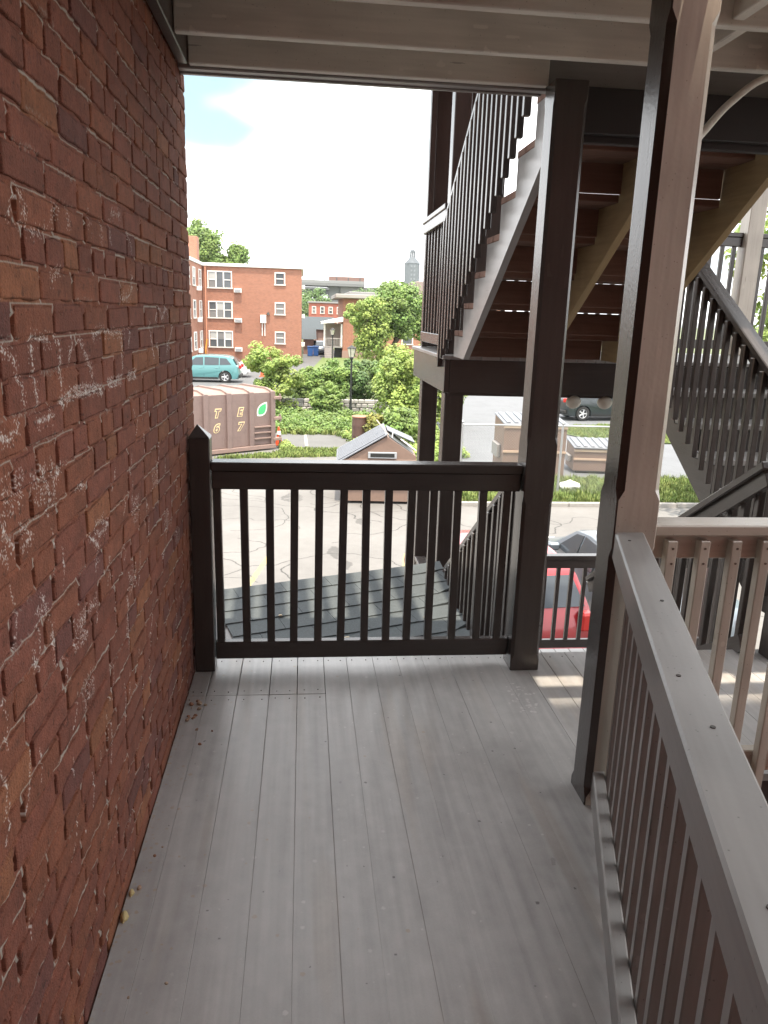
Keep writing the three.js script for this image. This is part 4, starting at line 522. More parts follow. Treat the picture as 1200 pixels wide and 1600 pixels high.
// ------------------------------------------------------------------ compactor container
const font = await new FontLoader().loadAsync('fonts/droid/droid_sans_bold.typeface.json');
{
  const c = thing('waste_container', 'large brown compactor container with yellow letters and ribbed sides', 'container', [-0.5, G, -27.48], 0.636); const m = std(0.2, 0.143, 0.13, 0.6, { map: rep(T.blot, 0.8, 0.8), bumpMap: T.blot, bumpScale: 0.004 }), mt = std(0.25, 0.175, 0.15, 0.7, { map: rep(T.blot, 1.3, 1.3) }); const H = 2.02, D = 2.35, L = 6.4;
  part(c, 'body', box(-L, -0.06, 0.2, H, -D, -0.07, 0.02), m); part(c, 'base_rail', box(-L, 0, 0.06, 0.2, -0.16, 0.03, 0.01), mt); part(c, 'base_rail', box(-L, 0, 0.06, 0.2, -D, -D + 0.2, 0.01), mt);
  part(c, 'roof', prism([[-0.07, H + 0.002], [-D, H + 0.002], [-D + 0.4, H + 0.09], [-0.45, H + 0.09]], 'x', -L, -0.06), mt);
  for (let i = 0; i < 8; i++) { const x = -0.1 - i * 0.885; part(c, 'side_rib', box(x - 0.09, x + 0.09, 0.19, H + 0.04, -0.068, 0.02, 0.012), m); part(c, 'roof_rib', prism([[0.02, H + 0.045], [-D, H + 0.045], [-D + 0.4, H + 0.15], [-0.45, H + 0.15]], 'x', x - 0.05, x + 0.05), mt); }
  for (const [y, h] of [[0.42, 0.05], [0.62, 0.05], [0.82, 0.05]]) part(c, 'ladder_bar', box(-0.88, -0.2, y, y + h, -0.068, 0.01, 0.006), mt);
  part(c, 'end_door', box(-0.058, 0.06, 0.25, H - 0.03, -D + 0.05, -0.12, 0.015), m); for (const y of [0.32, 1.06, 1.78]) { part(c, 'hinge', box(-0.1, 0.24, y, y + 0.1, -0.12, 0.045, 0.01), mt); part(c, 'hinge_pin', cyl(0.04, 0.04, 0.26, 10), m, [0.2, y + 0.05, -0.02]); }
  const cream = std(0.75, 0.6, 0.33, 0.6), inner = std(0.2, 0.143, 0.13, 0.6); const put = (ch, x, y, s) => { const mk = (o, z, mat, par) => { const g = new TextGeometry(ch, { font, size: s, depth: 0.004, curveSegments: 6, bevelEnabled: o > 0, bevelThickness: 0.001, bevelSize: o, bevelSegments: 1 }); g.computeBoundingBox(); const w = g.boundingBox.max.x + g.boundingBox.min.x; g.translate(-w / 2, 0, 0); g.applyMatrix4(new THREE.Matrix4().makeShear(0, 0, 0.28, 0, 0, 0)); return part(par, par === c ? 'letter' : 'letter_fill', g, mat, par === c ? [x, y, z] : [0, 0, z]); }; const l = mk(0.026, -0.068, cream, c); mk(0, 0.006, inner, l); };
  put('T', -2.33, 1.28, 0.27); put('E', -1.43, 1.28, 0.27); put('6', -2.36, 0.78, 0.27); put('7', -1.43, 0.78, 0.27);
  const leaf = new THREE.Shape(); leaf.moveTo(-0.2, -0.17); leaf.bezierCurveTo(-0.27, 0.1, -0.1, 0.27, 0.2, 0.3); leaf.bezierCurveTo(0.24, 0.0, 0.16, -0.24, -0.2, -0.17); const lg = (s) => { const g = new THREE.ExtrudeGeometry(leaf, { depth: 0.004, bevelEnabled: false }); g.scale(s, s, 1); return g; };
  const lw = part(c, 'leaf_emblem', lg(1), std(0.75, 0.8, 0.7, 0.6), [-0.52, 1.4, -0.068]); part(lw, 'leaf_fill', lg(0.76), std(0.06, 0.42, 0.16, 0.6), [0, 0.012, 0.004]);
}
// cones
function cone(label, x, y, z, s) { const g = thing('traffic_cone', label, 'traffic cone', [x, y, z]); const o = std(0.75, 0.1, 0.03, 0.6); part(g, 'base', box(-0.2 * s, 0.2 * s, 0.002, 0.04 * s, -0.2 * s, 0.2 * s, 0.01), o); part(g, 'body', new THREE.LatheGeometry([[0.15, 0.04], [0.13, 0.07], [0.035, 0.7], [0.03, 0.72], [0.001, 0.72]].map((p) => new THREE.Vector2(p[0] * s, p[1] * s)), 16), o); part(g, 'band', new THREE.CylinderGeometry(0.069 * s, 0.094 * s, 0.14 * s, 16, 1, true), M.white, [0, 0.5 * s, 0]); return g; }
cone('orange and white cone behind the right end of the container', -0.42, G, -28.35, 0.95); cone('small orange cone by the white car', -2.4, -2.91, -55, 1);
// barrels
for (const [x, z, l, h] of [[2.6, -28.9, 'brown steel barrel with a rusty lid, left of the pair', 1.05], [3.12, -29.3, 'brown steel barrel half hidden by leaves, right of the pair', 1.0]]) {
  const b = thing('barrel', l, 'barrel', [x, G, z], 0, 'barrels by the lamp'); const br = std(0.1, 0.055, 0.045, 0.55, { map: T.blot }); part(b, 'body', new THREE.LatheGeometry([[0.001, 0], [0.3, 0], [0.31, 0.02], [0.295, 0.05], [0.295, 0.33], [0.31, 0.36], [0.295, 0.39], [0.295, 0.68], [0.31, 0.71], [0.295, 0.74], [0.295, h - 0.04]].map((p) => new THREE.Vector2(...p)), 22), br); part(b, 'lid', new THREE.LatheGeometry([[0.001, h], [0.27, h - 0.005], [0.305, h + 0.02], [0.315, h - 0.01], [0.29, h - 0.04]].map((p) => new THREE.Vector2(...p)), 22), std(0.33, 0.16, 0.11, 0.7, { map: T.blot }));
}
tree('vine', 'yellow green vine growing over the right barrel', 'plant', null, 3.2, G, -28.7, { seed: 250, n: 16, cr: 0.16, per: 60, s: 0.13, c: [0.2, 0.24, 0.05], e: [[0, 0.75, 0.1, 0.4, 0.35, 0.2]] });

// ------------------------------------------------------------------ dumpsters
const dumpM = std(0.205, 0.14, 0.11, 0.6, { map: rep(T.blot, 0.9, 0.9) }), lidM = std(0.17, 0.185, 0.21, 0.55, { map: T.blot });
{
  const d = thing('gable_dumpster', 'brown dumpster with sloping grey ribbed lids, one propped open', 'dumpster', [2.45, G, -19.4], -0.05); const w = 0.92, e = 1.28, a = 1.78, L = 1.9, ax = 0.16;
  part(d, 'body', prism([[-w, 0.08], [w, 0.08], [w, e], [ax, a], [-w, e - 0.14]], 'z', -L, 0), dumpM); part(d, 'rim', box(-w - 0.03, w + 0.03, 0.42, 0.5, 0.002, 0.04, 0.008), dumpM); part(d, 'rim', box(-w - 0.03, w + 0.03, e - 0.16, e - 0.09, 0.002, 0.03, 0.008), dumpM);
  for (const x of [-w + 0.12, w - 0.12]) part(d, 'foot', box(x - 0.08, x + 0.08, 0, 0.078, -0.3, -0.1, 0.01), M.iron);
  const pk = part(d, 'fork_pocket', box(-0.32, 0.42, e - 0.06, e + 0.1, 0.002, 0.06, 0.008), std(0.32, 0.34, 0.36, 0.6)); part(pk, 'pocket_opening', box(-0.26, 0.36, e - 0.03, e + 0.07, 0.061, 0.064, 0.002), M.iron);
  const th = Math.atan2(a - e + 0.14, w + ax), sl = Math.hypot(w + ax, a - e + 0.14) + 0.25; const lid = part(d, 'left_lid', cbox(sl, 0.035, L + 0.1, 0.01), lidM, [(-w + ax) / 2 - 0.1, (a + e - 0.14) / 2 + 0.0, -L / 2], [0, 0, th]);
  for (let i = 0; i < 9; i++) part(lid, 'lid_rib', box(-sl / 2 + 0.05, sl / 2 - 0.06, 0.0185, 0.05, -L / 2 + 0.1 + i * 0.21, -L / 2 + 0.18 + i * 0.21, 0.01), lidM);
  const rl = part(d, 'right_lid', cbox(0.8, 0.03, 0.9, 0.01), lidM, [0.58, 1.66, -1.3], [0, 0, -0.4]); part(d, 'right_lid', cbox(0.5, 0.03, 0.04, 0.01), M.white, [0.72, 1.56, -0.1], [0, 0, -0.62]);
  part(d, 'opening', prism([[w - 0.06, e + 0.03], [w - 0.06, e + 0.05], [ax + 0.06, a - 0.01], [ax + 0.06, a - 0.05]], 'z', -1.7, -0.1), M.iron); stick(d, 'prop_rod', [0.22, a - 0.02, -0.4], [-0.1, 2.12, -0.6], 0.025, 0.025, std(0.5, 0.42, 0.34, 0.6)); stick(d, 'prop_rod', [0.3, a - 0.06, -0.2], [0.33, 1.9, -0.4], 0.02, 0.02, M.white);
}
function boxDumpster(label, x, z, w, h, dp, turn) {
  const d = thing('box_dumpster', label, 'dumpster', [x, G, z], turn); part(d, 'body', prism([[0, 0.1], [0, h - 0.12], [-dp, h], [-dp, 0.1]], 'x', -w / 2, w / 2), dumpM); part(d, 'band', box(-w / 2 - 0.02, w / 2 + 0.02, h * 0.48, h * 0.48 + 0.07, 0.002, 0.03, 0.006), std(0.42, 0.3, 0.22, 0.6)); part(d, 'band', box(-w / 2 - 0.02, w / 2 + 0.02, h - 0.2, h - 0.13, 0.002, 0.03, 0.006), std(0.5, 0.38, 0.28, 0.6)); part(d, 'side_pocket', box(-w / 2 - 0.12, -w / 2 - 0.002, h * 0.36, h * 0.58, -dp * 0.8, -dp * 0.25, 0.01), std(0.25, 0.24, 0.23, 0.6)); part(d, 'skid', box(-w / 2 + 0.1, w / 2 - 0.1, 0, 0.098, -dp + 0.1, -0.1, 0.01), M.iron);
  const t = part(d, 'lid', cbox(w + 0.06, 0.05, dp + 0.12, 0.012), lidM, [0, h - 0.015, -dp / 2], [Math.atan2(0.12, dp), 0, 0]); for (let i = 0; i < 8; i++) part(t, 'lid_rib', box(-w / 2 + 0.06 + i * w / 8, -w / 2 + 0.06 + i * w / 8 + w / 16, 0.026, 0.06, -dp / 2, dp / 2, 0.01), lidM); return d;
}
boxDumpster('tall brown box dumpster behind the wire fence', 7.42, -22.4, 1.9, 1.82, 1.5, -0.05); boxDumpster('low tan box dumpster on the drive below the dark car', 10.1, -23.6, 1.9, 0.92, 1.2, -0.12);
// ------------------------------------------------------------------ chain-link fence
{
  const f = thing('wire_fence', 'galvanised chain link fence along the grass verge', 'fence', [0, 0, 0]); const z = -20.25, x0 = 4.72, x1 = 10.2, top = -1.22, bot = G + 0.1;
  for (const x of [4.72, 7.5, 10.2]) { const p = part(f, 'post', cyl(0.032, 0.032, top - G + 0.1, 10), M.steel, [x, (top + G) / 2, z]); part(p, 'cap', new THREE.SphereGeometry(0.045, 10, 8), M.steel, [0, (top - G) / 2 + 0.07, 0]); }
  const rl = part(f, 'top_rail', cyl(0.022, 0.022, x1 - x0, 8), M.steel, [(x0 + x1) / 2, top, z], [0, 0, Math.PI / 2]); const P = [], H = top - bot, w = 0.002;
  const seg = (ax, ay, bx, by, dz) => { const l = Math.hypot(bx - ax, by - ay), nx = -(by - ay) / l * w, ny = (bx - ax) / l * w; const A = [ax + nx, ay + ny, z + dz], B = [bx + nx, by + ny, z + dz], C = [bx - nx, by - ny, z + dz], D = [ax - nx, ay - ny, z + dz], E2 = [ax, ay, z + dz + w], F = [bx, by, z + dz + w]; P.push(...A, ...B, ...F, ...A, ...F, ...E2, ...E2, ...F, ...C, ...E2, ...C, ...D, ...A, ...D, ...C, ...A, ...C, ...B); };
  for (let x = x0 - H; x < x1; x += 0.075) { let a = x, b = x + H, ya = bot, yb = top; if (a < x0) { ya += x0 - a; a = x0; } if (b > x1) { yb -= b - x1; b = x1; } if (b > a) { seg(a, ya, b, yb, 0.034); seg(x0 + x1 - a, ya, x0 + x1 - b, yb, 0.042); } }
  const mesh = part(f, 'chain_mesh', fromTris(P), std(0.3, 0.31, 0.32, 0.5, { metalness: 0.3 })); mesh.userData.kind = 'stuff';
}
solo('plastic_bag', (() => { const g = new THREE.SphereGeometry(0.26, 18, 12), p = g.attributes.position; for (let i = 0; i < p.count; i++) { const x = p.getX(i), y = p.getY(i), z = p.getZ(i), k = 0.75 + 0.5 * vn(x * 9 + 4, z * 9 + y * 7, 3); p.setXYZ(i, x * k * 1.1, Math.max(-0.1, y * 0.55 * k), z * k); } g.computeVertexNormals(); return g; })(), M.white, 'white plastic bag lying in the verge grass', 'bag', null, [8.1, G + 0.2, -20.9]);

// ------------------------------------------------------------------ cars
function car(name, label, o) { // local: length along x (front +x), up y, width z
  const g = thing(name, label, o.cat || 'car', [o.x, o.y, o.z], o.turn); const W = o.w / 2, paint = new THREE.MeshPhysicalMaterial({ color: lin(...o.col), roughness: 0.35, metalness: 0.25, clearcoat: 0.8, clearcoatRoughness: 0.08 });
  const prof = o.prof, wh = o.wheels, R = o.R, belt = o.belt, roof = Math.max(...prof.map((p) => p[1])); const out = [];
  for (const p of prof) out.push(p); const arch = []; for (const wx of wh.slice().sort((a, b) => b - a)) { arch.push([wx + R + 0.06, 0.22]); for (let k = 0; k <= 10; k++) { const a = k / 10 * Math.PI; arch.push([wx + (R + 0.05) * Math.cos(a), R + (R + 0.05) * Math.sin(a) * 1.0]); } arch.push([wx - R - 0.06, 0.22]); } out.push(...arch);
  const hw = (y) => W * (1 - 0.2 * sstep(belt - 0.05, roof + 0.05, y) - 0.05 * sstep(0.5, 0.2, y)); const sl = [-1, -0.985, -0.9, -0.6, 0, 0.6, 0.9, 0.985, 1]; const cx = out.reduce((s, p) => s + p[0], 0) / out.length;
  const ring = sl.map((t) => { const a = Math.abs(t), sh = a === 1 ? 0.05 : a > 0.95 ? 0.022 : a > 0.8 ? 0.006 : 0; return out.map(([x, y], i) => { const isArch = i >= prof.length; const end = 1 - 0.045 * sstep(0.5, 1, a) * (Math.abs(x) > o.len * 0.4 ? 1 : 0); return [isArch ? x : x * end - Math.sign(x) * sh * 0.5, isArch ? y : y > 0.5 ? y - sh * 0.8 : y, t * hw(y)]; }); });
  const P = []; const n = out.length; for (let k = 0; k + 1 < sl.length; k++) for (let i = 0; i < n; i++) { const j = (i + 1) % n, a = ring[k][i], b = ring[k][j], c = ring[k + 1][j], d = ring[k + 1][i]; P.push(...a, ...b, ...c, ...a, ...c, ...d); }
  for (const [k, s] of [[0, 1], [sl.length - 1, -1]]) { const V = out.map((p) => new THREE.Vector2(p[0], p[1])); const rv = THREE.ShapeUtils.isClockWise(V); const F = THREE.ShapeUtils.triangulateShape(V, []); for (const f of F) { const t = (s > 0) !== rv ? [f[0], f[2], f[1]] : f; for (const q of t) P.push(...ring[k][q]); } }
  let bg = new THREE.BufferGeometry(); bg.setAttribute('position', new THREE.Float32BufferAttribute(P, 3)); bg = mergeVertices(bg, 1e-4); bg.computeVertexNormals(); let bn = bg.toNonIndexed(); { const p = bn.attributes.position, nm = bn.attributes.normal, A = new THREE.Vector3(), B = new THREE.Vector3(), C = new THREE.Vector3(); for (let i = 0; i < p.count; i += 3) { A.fromBufferAttribute(p, i); B.fromBufferAttribute(p, i + 1).sub(A); C.fromBufferAttribute(p, i + 2).sub(A); B.cross(C).normalize(); for (let k = 0; k < 3; k++) { C.fromBufferAttribute(nm, i + k); if (C.dot(B) < 0.75) nm.setXYZ(i + k, B.x, B.y, B.z); } } }
  part(g, 'body', bn, paint);
  const surf = (s, x, y, e) => [x, y, s * (hw(y) * 1.0 + e)]; const pane = (pts, s, e0) => { const V = pts.map((p) => new THREE.Vector2(...p)), F = THREE.ShapeUtils.triangulateShape(V, []), Q = []; const cw = THREE.ShapeUtils.isClockWise(V) ? -1 : 1; for (const f of F) { const t = s * cw > 0 ? f : [f[0], f[2], f[1]]; for (const q of t) Q.push(...surf(s, pts[q][0], pts[q][1], e0)); } for (let i = 0; i < pts.length; i++) { const a = pts[i], b = pts[(i + 1) % pts.length]; Q.push(...surf(s, ...a, e0), ...surf(s, ...b, e0), ...surf(s, ...b, e0 - 0.03), ...surf(s, ...a, e0), ...surf(s, ...b, e0 - 0.03), ...surf(s, ...a, e0 - 0.03)); } return fromTris(Q); };
  for (const s of [-1, 1]) { for (const w of o.windows) part(g, 'window', pane(w, s, 0.006), M.glass); for (const dl of o.doors || []) part(g, 'door_seam', pane([[dl - 0.006, 0.38], [dl + 0.006, 0.38], [dl + 0.006, belt], [dl - 0.006, belt]], s, 0.003), M.rubber); for (const hx of o.handles || []) part(g, 'door_handle', box(hx - 0.09, hx + 0.09, belt - 0.12, belt - 0.09, s * hw(belt - 0.1) - 0.02, s * hw(belt - 0.1) + 0.03, 0.008), paint); part(g, 'sill', pane([[wh[1] + R + 0.09, 0.22], [wh[0] - R - 0.09, 0.22], [wh[0] - R - 0.09, 0.34], [wh[1] + R + 0.09, 0.34]], s, 0.012), M.rubber); part(g, 'mirror', cbox(0.1, 0.13, 0.2, 0.03), paint, [o.mirror, belt + 0.06, s * (hw(belt) + 0.09)]); }
  const slab = (a, b, e) => { const L = Math.hypot(b[0] - a[0], b[1] - a[1]), nx = -(b[1] - a[1]) / L, ny = (b[0] - a[0]) / L; const A = [a[0] + nx * e, a[1] + ny * e], B = [b[0] + nx * e, b[1] + ny * e]; const wa = hw(a[1]) * 0.86, wb = hw(b[1]) * 0.86; return fromTris([A[0], A[1], -wa, B[0], B[1], -wb, B[0], B[1], wb, A[0], A[1], -wa, B[0], B[1], wb, A[0], A[1], wa, a[0], a[1], -wa, A[0], A[1], -wa, A[0], A[1], wa, a[0], a[1], -wa, A[0], A[1], wa, a[0], a[1], wa]); };
  part(g, 'rear_window', slab(o.rw[0], o.rw[1], o.rwe ?? 0.012), M.glass); part(g, 'windshield', slab(o.fw[0], o.fw[1], 0.012), M.glass);
  const red = std(0.45, 0.02, 0.015, 0.25), tail = o.tail; for (const s of [-1, 1]) { part(g, 'tail_light', box(tail[0] - 0.16, tail[0] + 0.02, tail[1], tail[2], s * W * 0.84 - 0.09, s * W * 0.84 + 0.09, 0.03), red); part(g, 'headlight', box(o.len / 2 - 0.3, o.len / 2 - 0.06, 0.62, 0.76, s * W * 0.72 - 0.16, s * W * 0.72 + 0.16, 0.03), M.white); } part(g, 'rear_bumper', box(-o.len / 2 - 0.05, -o.len / 2 + 0.2, 0.32, 0.52, -W * 0.86, W * 0.86, 0.05), o.bump ? M.rubber : paint); part(g, 'licence_plate', box(tail[0] - 0.06, tail[0] - 0.0, 0.66, 0.8, -0.17, 0.17, 0.006), M.white);
  const tyre = new THREE.LatheGeometry([[R * 0.62, -0.1], [R * 0.92, -0.11], [R, -0.08], [R, 0.08], [R * 0.92, 0.11], [R * 0.62, 0.1]].map((p) => new THREE.Vector2(...p)), 26); tyre.rotateX(Math.PI / 2); const rimD = new THREE.LatheGeometry([[0.001, 0.03], [R * 0.2, 0.035], [R * 0.55, 0.0], [R * 0.64, 0.06], [R * 0.64, -0.06], [0.001, -0.06]].map((p) => new THREE.Vector2(...p)), 26); rimD.rotateX(Math.PI / 2); const rimM = std(0.08, 0.08, 0.085, 0.4, { metalness: 0.5 }), spM = std(0.62, 0.63, 0.65, 0.3, { metalness: 0.6 });
  for (const wx of wh) for (const s of [-1, 1]) { const w = part(g, 'wheel', tyre, M.rubber, [wx, R, s * (W - 0.13)], [s < 0 ? Math.PI : 0, 0, 0]); const rm = part(w, 'rim', rimD, rimM); const sp = []; for (let k = 0; k < 5; k++) { const b = cbox(R * 0.6, R * 0.17, 0.03, 0.01); b.translate(R * 0.33, 0, 0.075); b.rotateZ(k * 1.2566); sp.push(b); } const ringG = new THREE.TorusGeometry(R * 0.62, 0.02, 6, 26); ringG.translate(0, 0, 0.075); const sm = [...sp.map((q) => { q.deleteAttribute('uv'); return q; })]; part(w, 'spokes', mergeGeometries(sm), spM); part(w, 'rim_edge', ringG, spM); }
  return g;
}
const suv = { len: 4.55, w: 1.84, R: 0.36, belt: 1.02, wheels: [1.38, -1.33], prof: [[-2.16, 0.24], [-2.25, 0.4], [-2.27, 0.66], [-2.21, 0.98], [-2.1, 1.1], [-1.84, 1.5], [-1.72, 1.6], [-1.2, 1.665], [-0.4, 1.69], [0.3, 1.66], [0.62, 1.6], [1.3, 1.1], [1.42, 1.06], [1.95, 0.97], [2.2, 0.84], [2.27, 0.6], [2.26, 0.36], [2.15, 0.24]], windows: [[[-1.72, 1.14], [-1.02, 1.1], [-1.02, 1.52], [-1.42, 1.5]], [[-0.96, 1.1], [-0.08, 1.08], [-0.08, 1.57], [-0.96, 1.54]], [[-0.0, 1.08], [0.98, 1.07], [0.46, 1.53], [0.0, 1.56]]], doors: [-0.98, -0.04, 0.98], handles: [-0.82, 0.14], rw: [[-2.08, 1.13], [-1.84, 1.51]], fw: [[0.66, 1.57], [1.27, 1.12]], tail: [-2.2, 0.9, 1.1], mirror: 0.86, bump: true };
const hatch = { ...suv, len: 4.1, w: 1.74, R: 0.31, belt: 0.92, wheels: [1.25, -1.25], prof: [[-1.94, 0.22], [-2.03, 0.38], [-2.05, 0.62], [-1.98, 0.86], [-1.92, 0.98], [-1.62, 1.38], [-1.5, 1.45], [-0.9, 1.52], [-0.2, 1.54], [0.3, 1.5], [0.6, 1.42], [1.25, 0.98], [1.36, 0.94], [1.8, 0.84], [1.98, 0.72], [2.05, 0.5], [2.04, 0.32], [1.95, 0.22]], windows: [[[-1.5, 1.02], [-0.86, 0.99], [-0.86, 1.38], [-1.22, 1.35]], [[-0.8, 0.99], [-0.06, 0.98], [-0.06, 1.42], [-0.8, 1.4]], [[0.0, 0.98], [0.92, 0.96], [0.42, 1.38], [0, 1.42]]], doors: [-0.83, -0.03, 0.95], handles: [-0.66, 0.14], rw: [[-1.9, 1.01], [-1.62, 1.37]], fw: [[0.63, 1.4], [1.22, 1.0]], tail: [-1.9, 0.7, 0.96], mirror: 0.82, bump: false };
const sedan = { ...hatch, len: 4.6, w: 1.8, wheels: [1.4, -1.35], prof: [[-2.2, 0.22], [-2.29, 0.4], [-2.3, 0.7], [-2.25, 0.93], [-2.1, 0.98], [-1.7, 1.0], [-1.05, 1.38], [-0.7, 1.44], [-0.1, 1.46], [0.3, 1.42], [0.55, 1.36], [1.25, 0.96], [1.4, 0.92], [2.0, 0.82], [2.22, 0.7], [2.3, 0.5], [2.29, 0.32], [2.2, 0.22]], windows: [[[-1.3, 1.0], [-0.66, 0.98], [-0.66, 1.36], [-0.86, 1.33]], [[-0.6, 0.98], [0.08, 0.97], [0.08, 1.38], [-0.6, 1.37]], [[0.14, 0.97], [0.98, 0.95], [0.42, 1.33], [0.14, 1.37]]], doors: [-0.63, 0.11, 1.0], handles: [-0.46, 0.28], rw: [[-1.66, 1.04], [-1.08, 1.37]], fw: [[0.58, 1.34], [1.22, 1.0]], tail: [-2.24, 0.74, 0.9], mirror: 0.86 };
car('parked_suv', 'teal parked sport utility car in front of the brick flats', { ...suv, x: -5.75, y: -2.914, z: -50.5, turn: Math.PI, col: [0.09, 0.25, 0.26] });
car('parked_car', 'white parked saloon behind the teal car', { ...sedan, x: -5.5, y: -2.914, z: -54.6, turn: Math.PI, col: [0.72, 0.72, 0.72] });
car('parked_suv', 'dark grey parked sport utility car on the drive beyond the grass island', { ...suv, x: 15.35, y: G + 0.007, z: -37.7, turn: 0.12, col: [0.02, 0.028, 0.032] });
car('parked_car', 'red hatchback parked below the lower landing', { ...hatch, x: 3.38, y: G + 0.007, z: -11.35, turn: 1.68, col: [0.27, 0.009, 0.015] });
car('parked_car', 'silver blue saloon parked right of the red hatchback', { ...sedan, x: 5.82, y: G + 0.007, z: -11.6, turn: Math.PI / 2 + 0.01, col: [0.15, 0.185, 0.22] });
car('parked_car', 'small dark car parked far away by the sheds', { ...sedan, x: 2.25, y: -2.914, z: -87, turn: -1.3, col: [0.05, 0.06, 0.08] });

// ------------------------------------------------------------------ brick flats
const farBrick = (() => { const t = tex(512, 512, (i, j) => { const row = Math.floor(j / 16), u = (i + (row % 2) * 20) % 40, n = 0.82 + 0.3 * h2(Math.floor((i + (row % 2) * 20) / 40), row, 5) + 0.1 * (h2(i, j, 6) - 0.5), mj = j % 16 < 3 || u < 3; return mj ? [0.36, 0.24, 0.18] : [0.31 * n, 0.125 * n, 0.078 * n]; }); t.repeat.set(0.43, 0.43); return std(1, 1, 1, 0.9, { map: t }); })();
const paneA = std(0.2, 0.2, 0.2, 0.15), paneB = std(0.09, 0.1, 0.11, 0.1), paneC = std(0.42, 0.43, 0.42, 0.3);
function win(parent, x, y, w, h, cols, o = {}) { // x, y centre on a wall that faces +z at o.z (or +x when o.side)
  const t = 0.09, z = o.z, mk = (a, b, c, d, z0, z1) => o.side ? box(z + z0, z + z1, c, d, a, b, 0.008) : box(a, b, c, d, z + z0, z + z1, 0.008); const x0 = x - w / 2, x1 = x + w / 2, y0 = y - h / 2, y1 = y + h / 2; const f = [mk(x0 - t, x1 + t, y1, y1 + t, 0.002, 0.07), mk(x0 - t, x0, y0, y1, 0.002, 0.07), mk(x1, x1 + t, y0, y1, 0.002, 0.07)]; const cw = w / cols; for (let i = 1; i < cols; i++) f.push(mk(x0 + i * cw - 0.05, x0 + i * cw + 0.05, y0, y1, 0.002, 0.065)); for (let i = 0; i < cols; i++) if (cols === 1 || i !== 1) f.push(mk(x0 + i * cw + 0.05, x0 + (i + 1) * cw - 0.05, y - 0.03, y + 0.03, 0.002, 0.055));
  const wn = part(parent, 'window', mergeGeometries(f), M.white); part(wn, 'sill', mk(x0 - t - 0.05, x1 + t + 0.05, y0 - 0.1, y0, 0.002, 0.1), std(0.62, 0.6, 0.56, 0.8)); const r = rng(Math.round(Math.abs(x * 31 + y * 17)) + 3); for (let i = 0; i < cols; i++) { part(wn, 'pane', mk(x0 + i * cw + 0.045, x0 + (i + 1) * cw - 0.045, y, y1, 0.004, 0.02), [paneA, paneB, paneC][Math.floor(r() * 3)]); part(wn, 'pane', mk(x0 + i * cw + 0.045, x0 + (i + 1) * cw - 0.045, y0, y, 0.004, 0.02), [paneA, paneB][Math.floor(r() * 2)]); } return wn;
}
{
  const b = thing('brick_flats', 'three storey orange brick flats with white roof edge and chimney', 'building', [0, 0, 0]); const y0 = -2.95, y1 = 5.1;
  part(b, 'wall', box(-8.2, 0.25, y0, y1, -84, -70, 0.02), farBrick); part(b, 'wall', box(-22, -8.205, y0, y1, -84, -59, 0.02), farBrick); part(b, 'plinth', box(-8.2, 0.28, y0, y0 + 0.5, -70.06, -70.002, 0.01), M.white);
  const rf = part(b, 'roof_edge', box(-8.1, 0.42, y1 + 0.003, y1 + 0.26, -84.2, -69.83, 0.03), M.white); part(b, 'roof_edge', box(-22.2, -8.103, y1 + 0.003, y1 + 0.26, -84.2, -58.83, 0.03), M.white); part(b, 'chimney', box(-9.2, -8.2, y1 + 0.27, 7.25, -68.5, -67.3, 0.03), farBrick); part(b, 'roof_vent', cyl(0.05, 0.05, 0.5, 8), M.steel, [-2.0, y1 + 0.5, -71]);
  for (const y of [4.0, 1.5, -0.98]) { win(b, -6.72, y, 1.9, 1.28, 3, { z: -70 }); win(b, -1.6, y + 0.24, 0.72, 0.9, 1, { z: -70 }); for (const z of [-68.3, -64.6, -61.4]) win(b, z, y, 1.3, 1.28, 1, { z: -8.205, side: true }); const ac = part(b, 'air_conditioner', box(-5.52, -4.88, y - 1.02, y - 0.68, -70, -69.72, 0.02), M.white); part(ac, 'grille', box(-5.46, -4.94, y - 0.97, y - 0.73, -69.718, -69.7, 0.005), std(0.3, 0.31, 0.33, 0.6)); const a2 = part(b, 'air_conditioner', box(-8.2, -7.85, y - 1.02, y - 0.68, -66.8, -66.2, 0.02), M.white); const ra = part(b, 'air_conditioner', box(0.252, 0.55, y - 0.5, y - 0.15, -72, -71.4, 0.02), M.white); }
  for (const y of [4.0, 1.5, -0.98]) for (const x of [-10.6, -14.4, -18.6]) win(b, x, y, 1.9, 1.28, 3, { z: -59 });
  const eb = part(b, 'meter_box', box(-3.3, -2.8, 0.5, 1.18, -69.998, -69.75, 0.02), M.white); for (const x of [-3.18, -2.95]) part(eb, 'conduit', box(x, x + 0.07, -0.6, 0.497, -69.96, -69.89, 0.01), M.white); part(b, 'wall_lamp', cyl(0.05, 0.16, 0.2, 10), M.iron, [-2.62, 1.32, -69.9]); part(b, 'downpipe', box(-7.98, -7.88, y0, y1 - 0.05, -69.95, -69.86, 0.01), std(0.55, 0.26, 0.17, 0.7)); part(b, 'gas_pipe', tube([[-8.0, -2.9, -69.6], [-8.0, -1.9, -69.6], [-7.9, -1.0, -69.8]], 0.05, 10), std(0.7, 0.33, 0.04, 0.6));
}
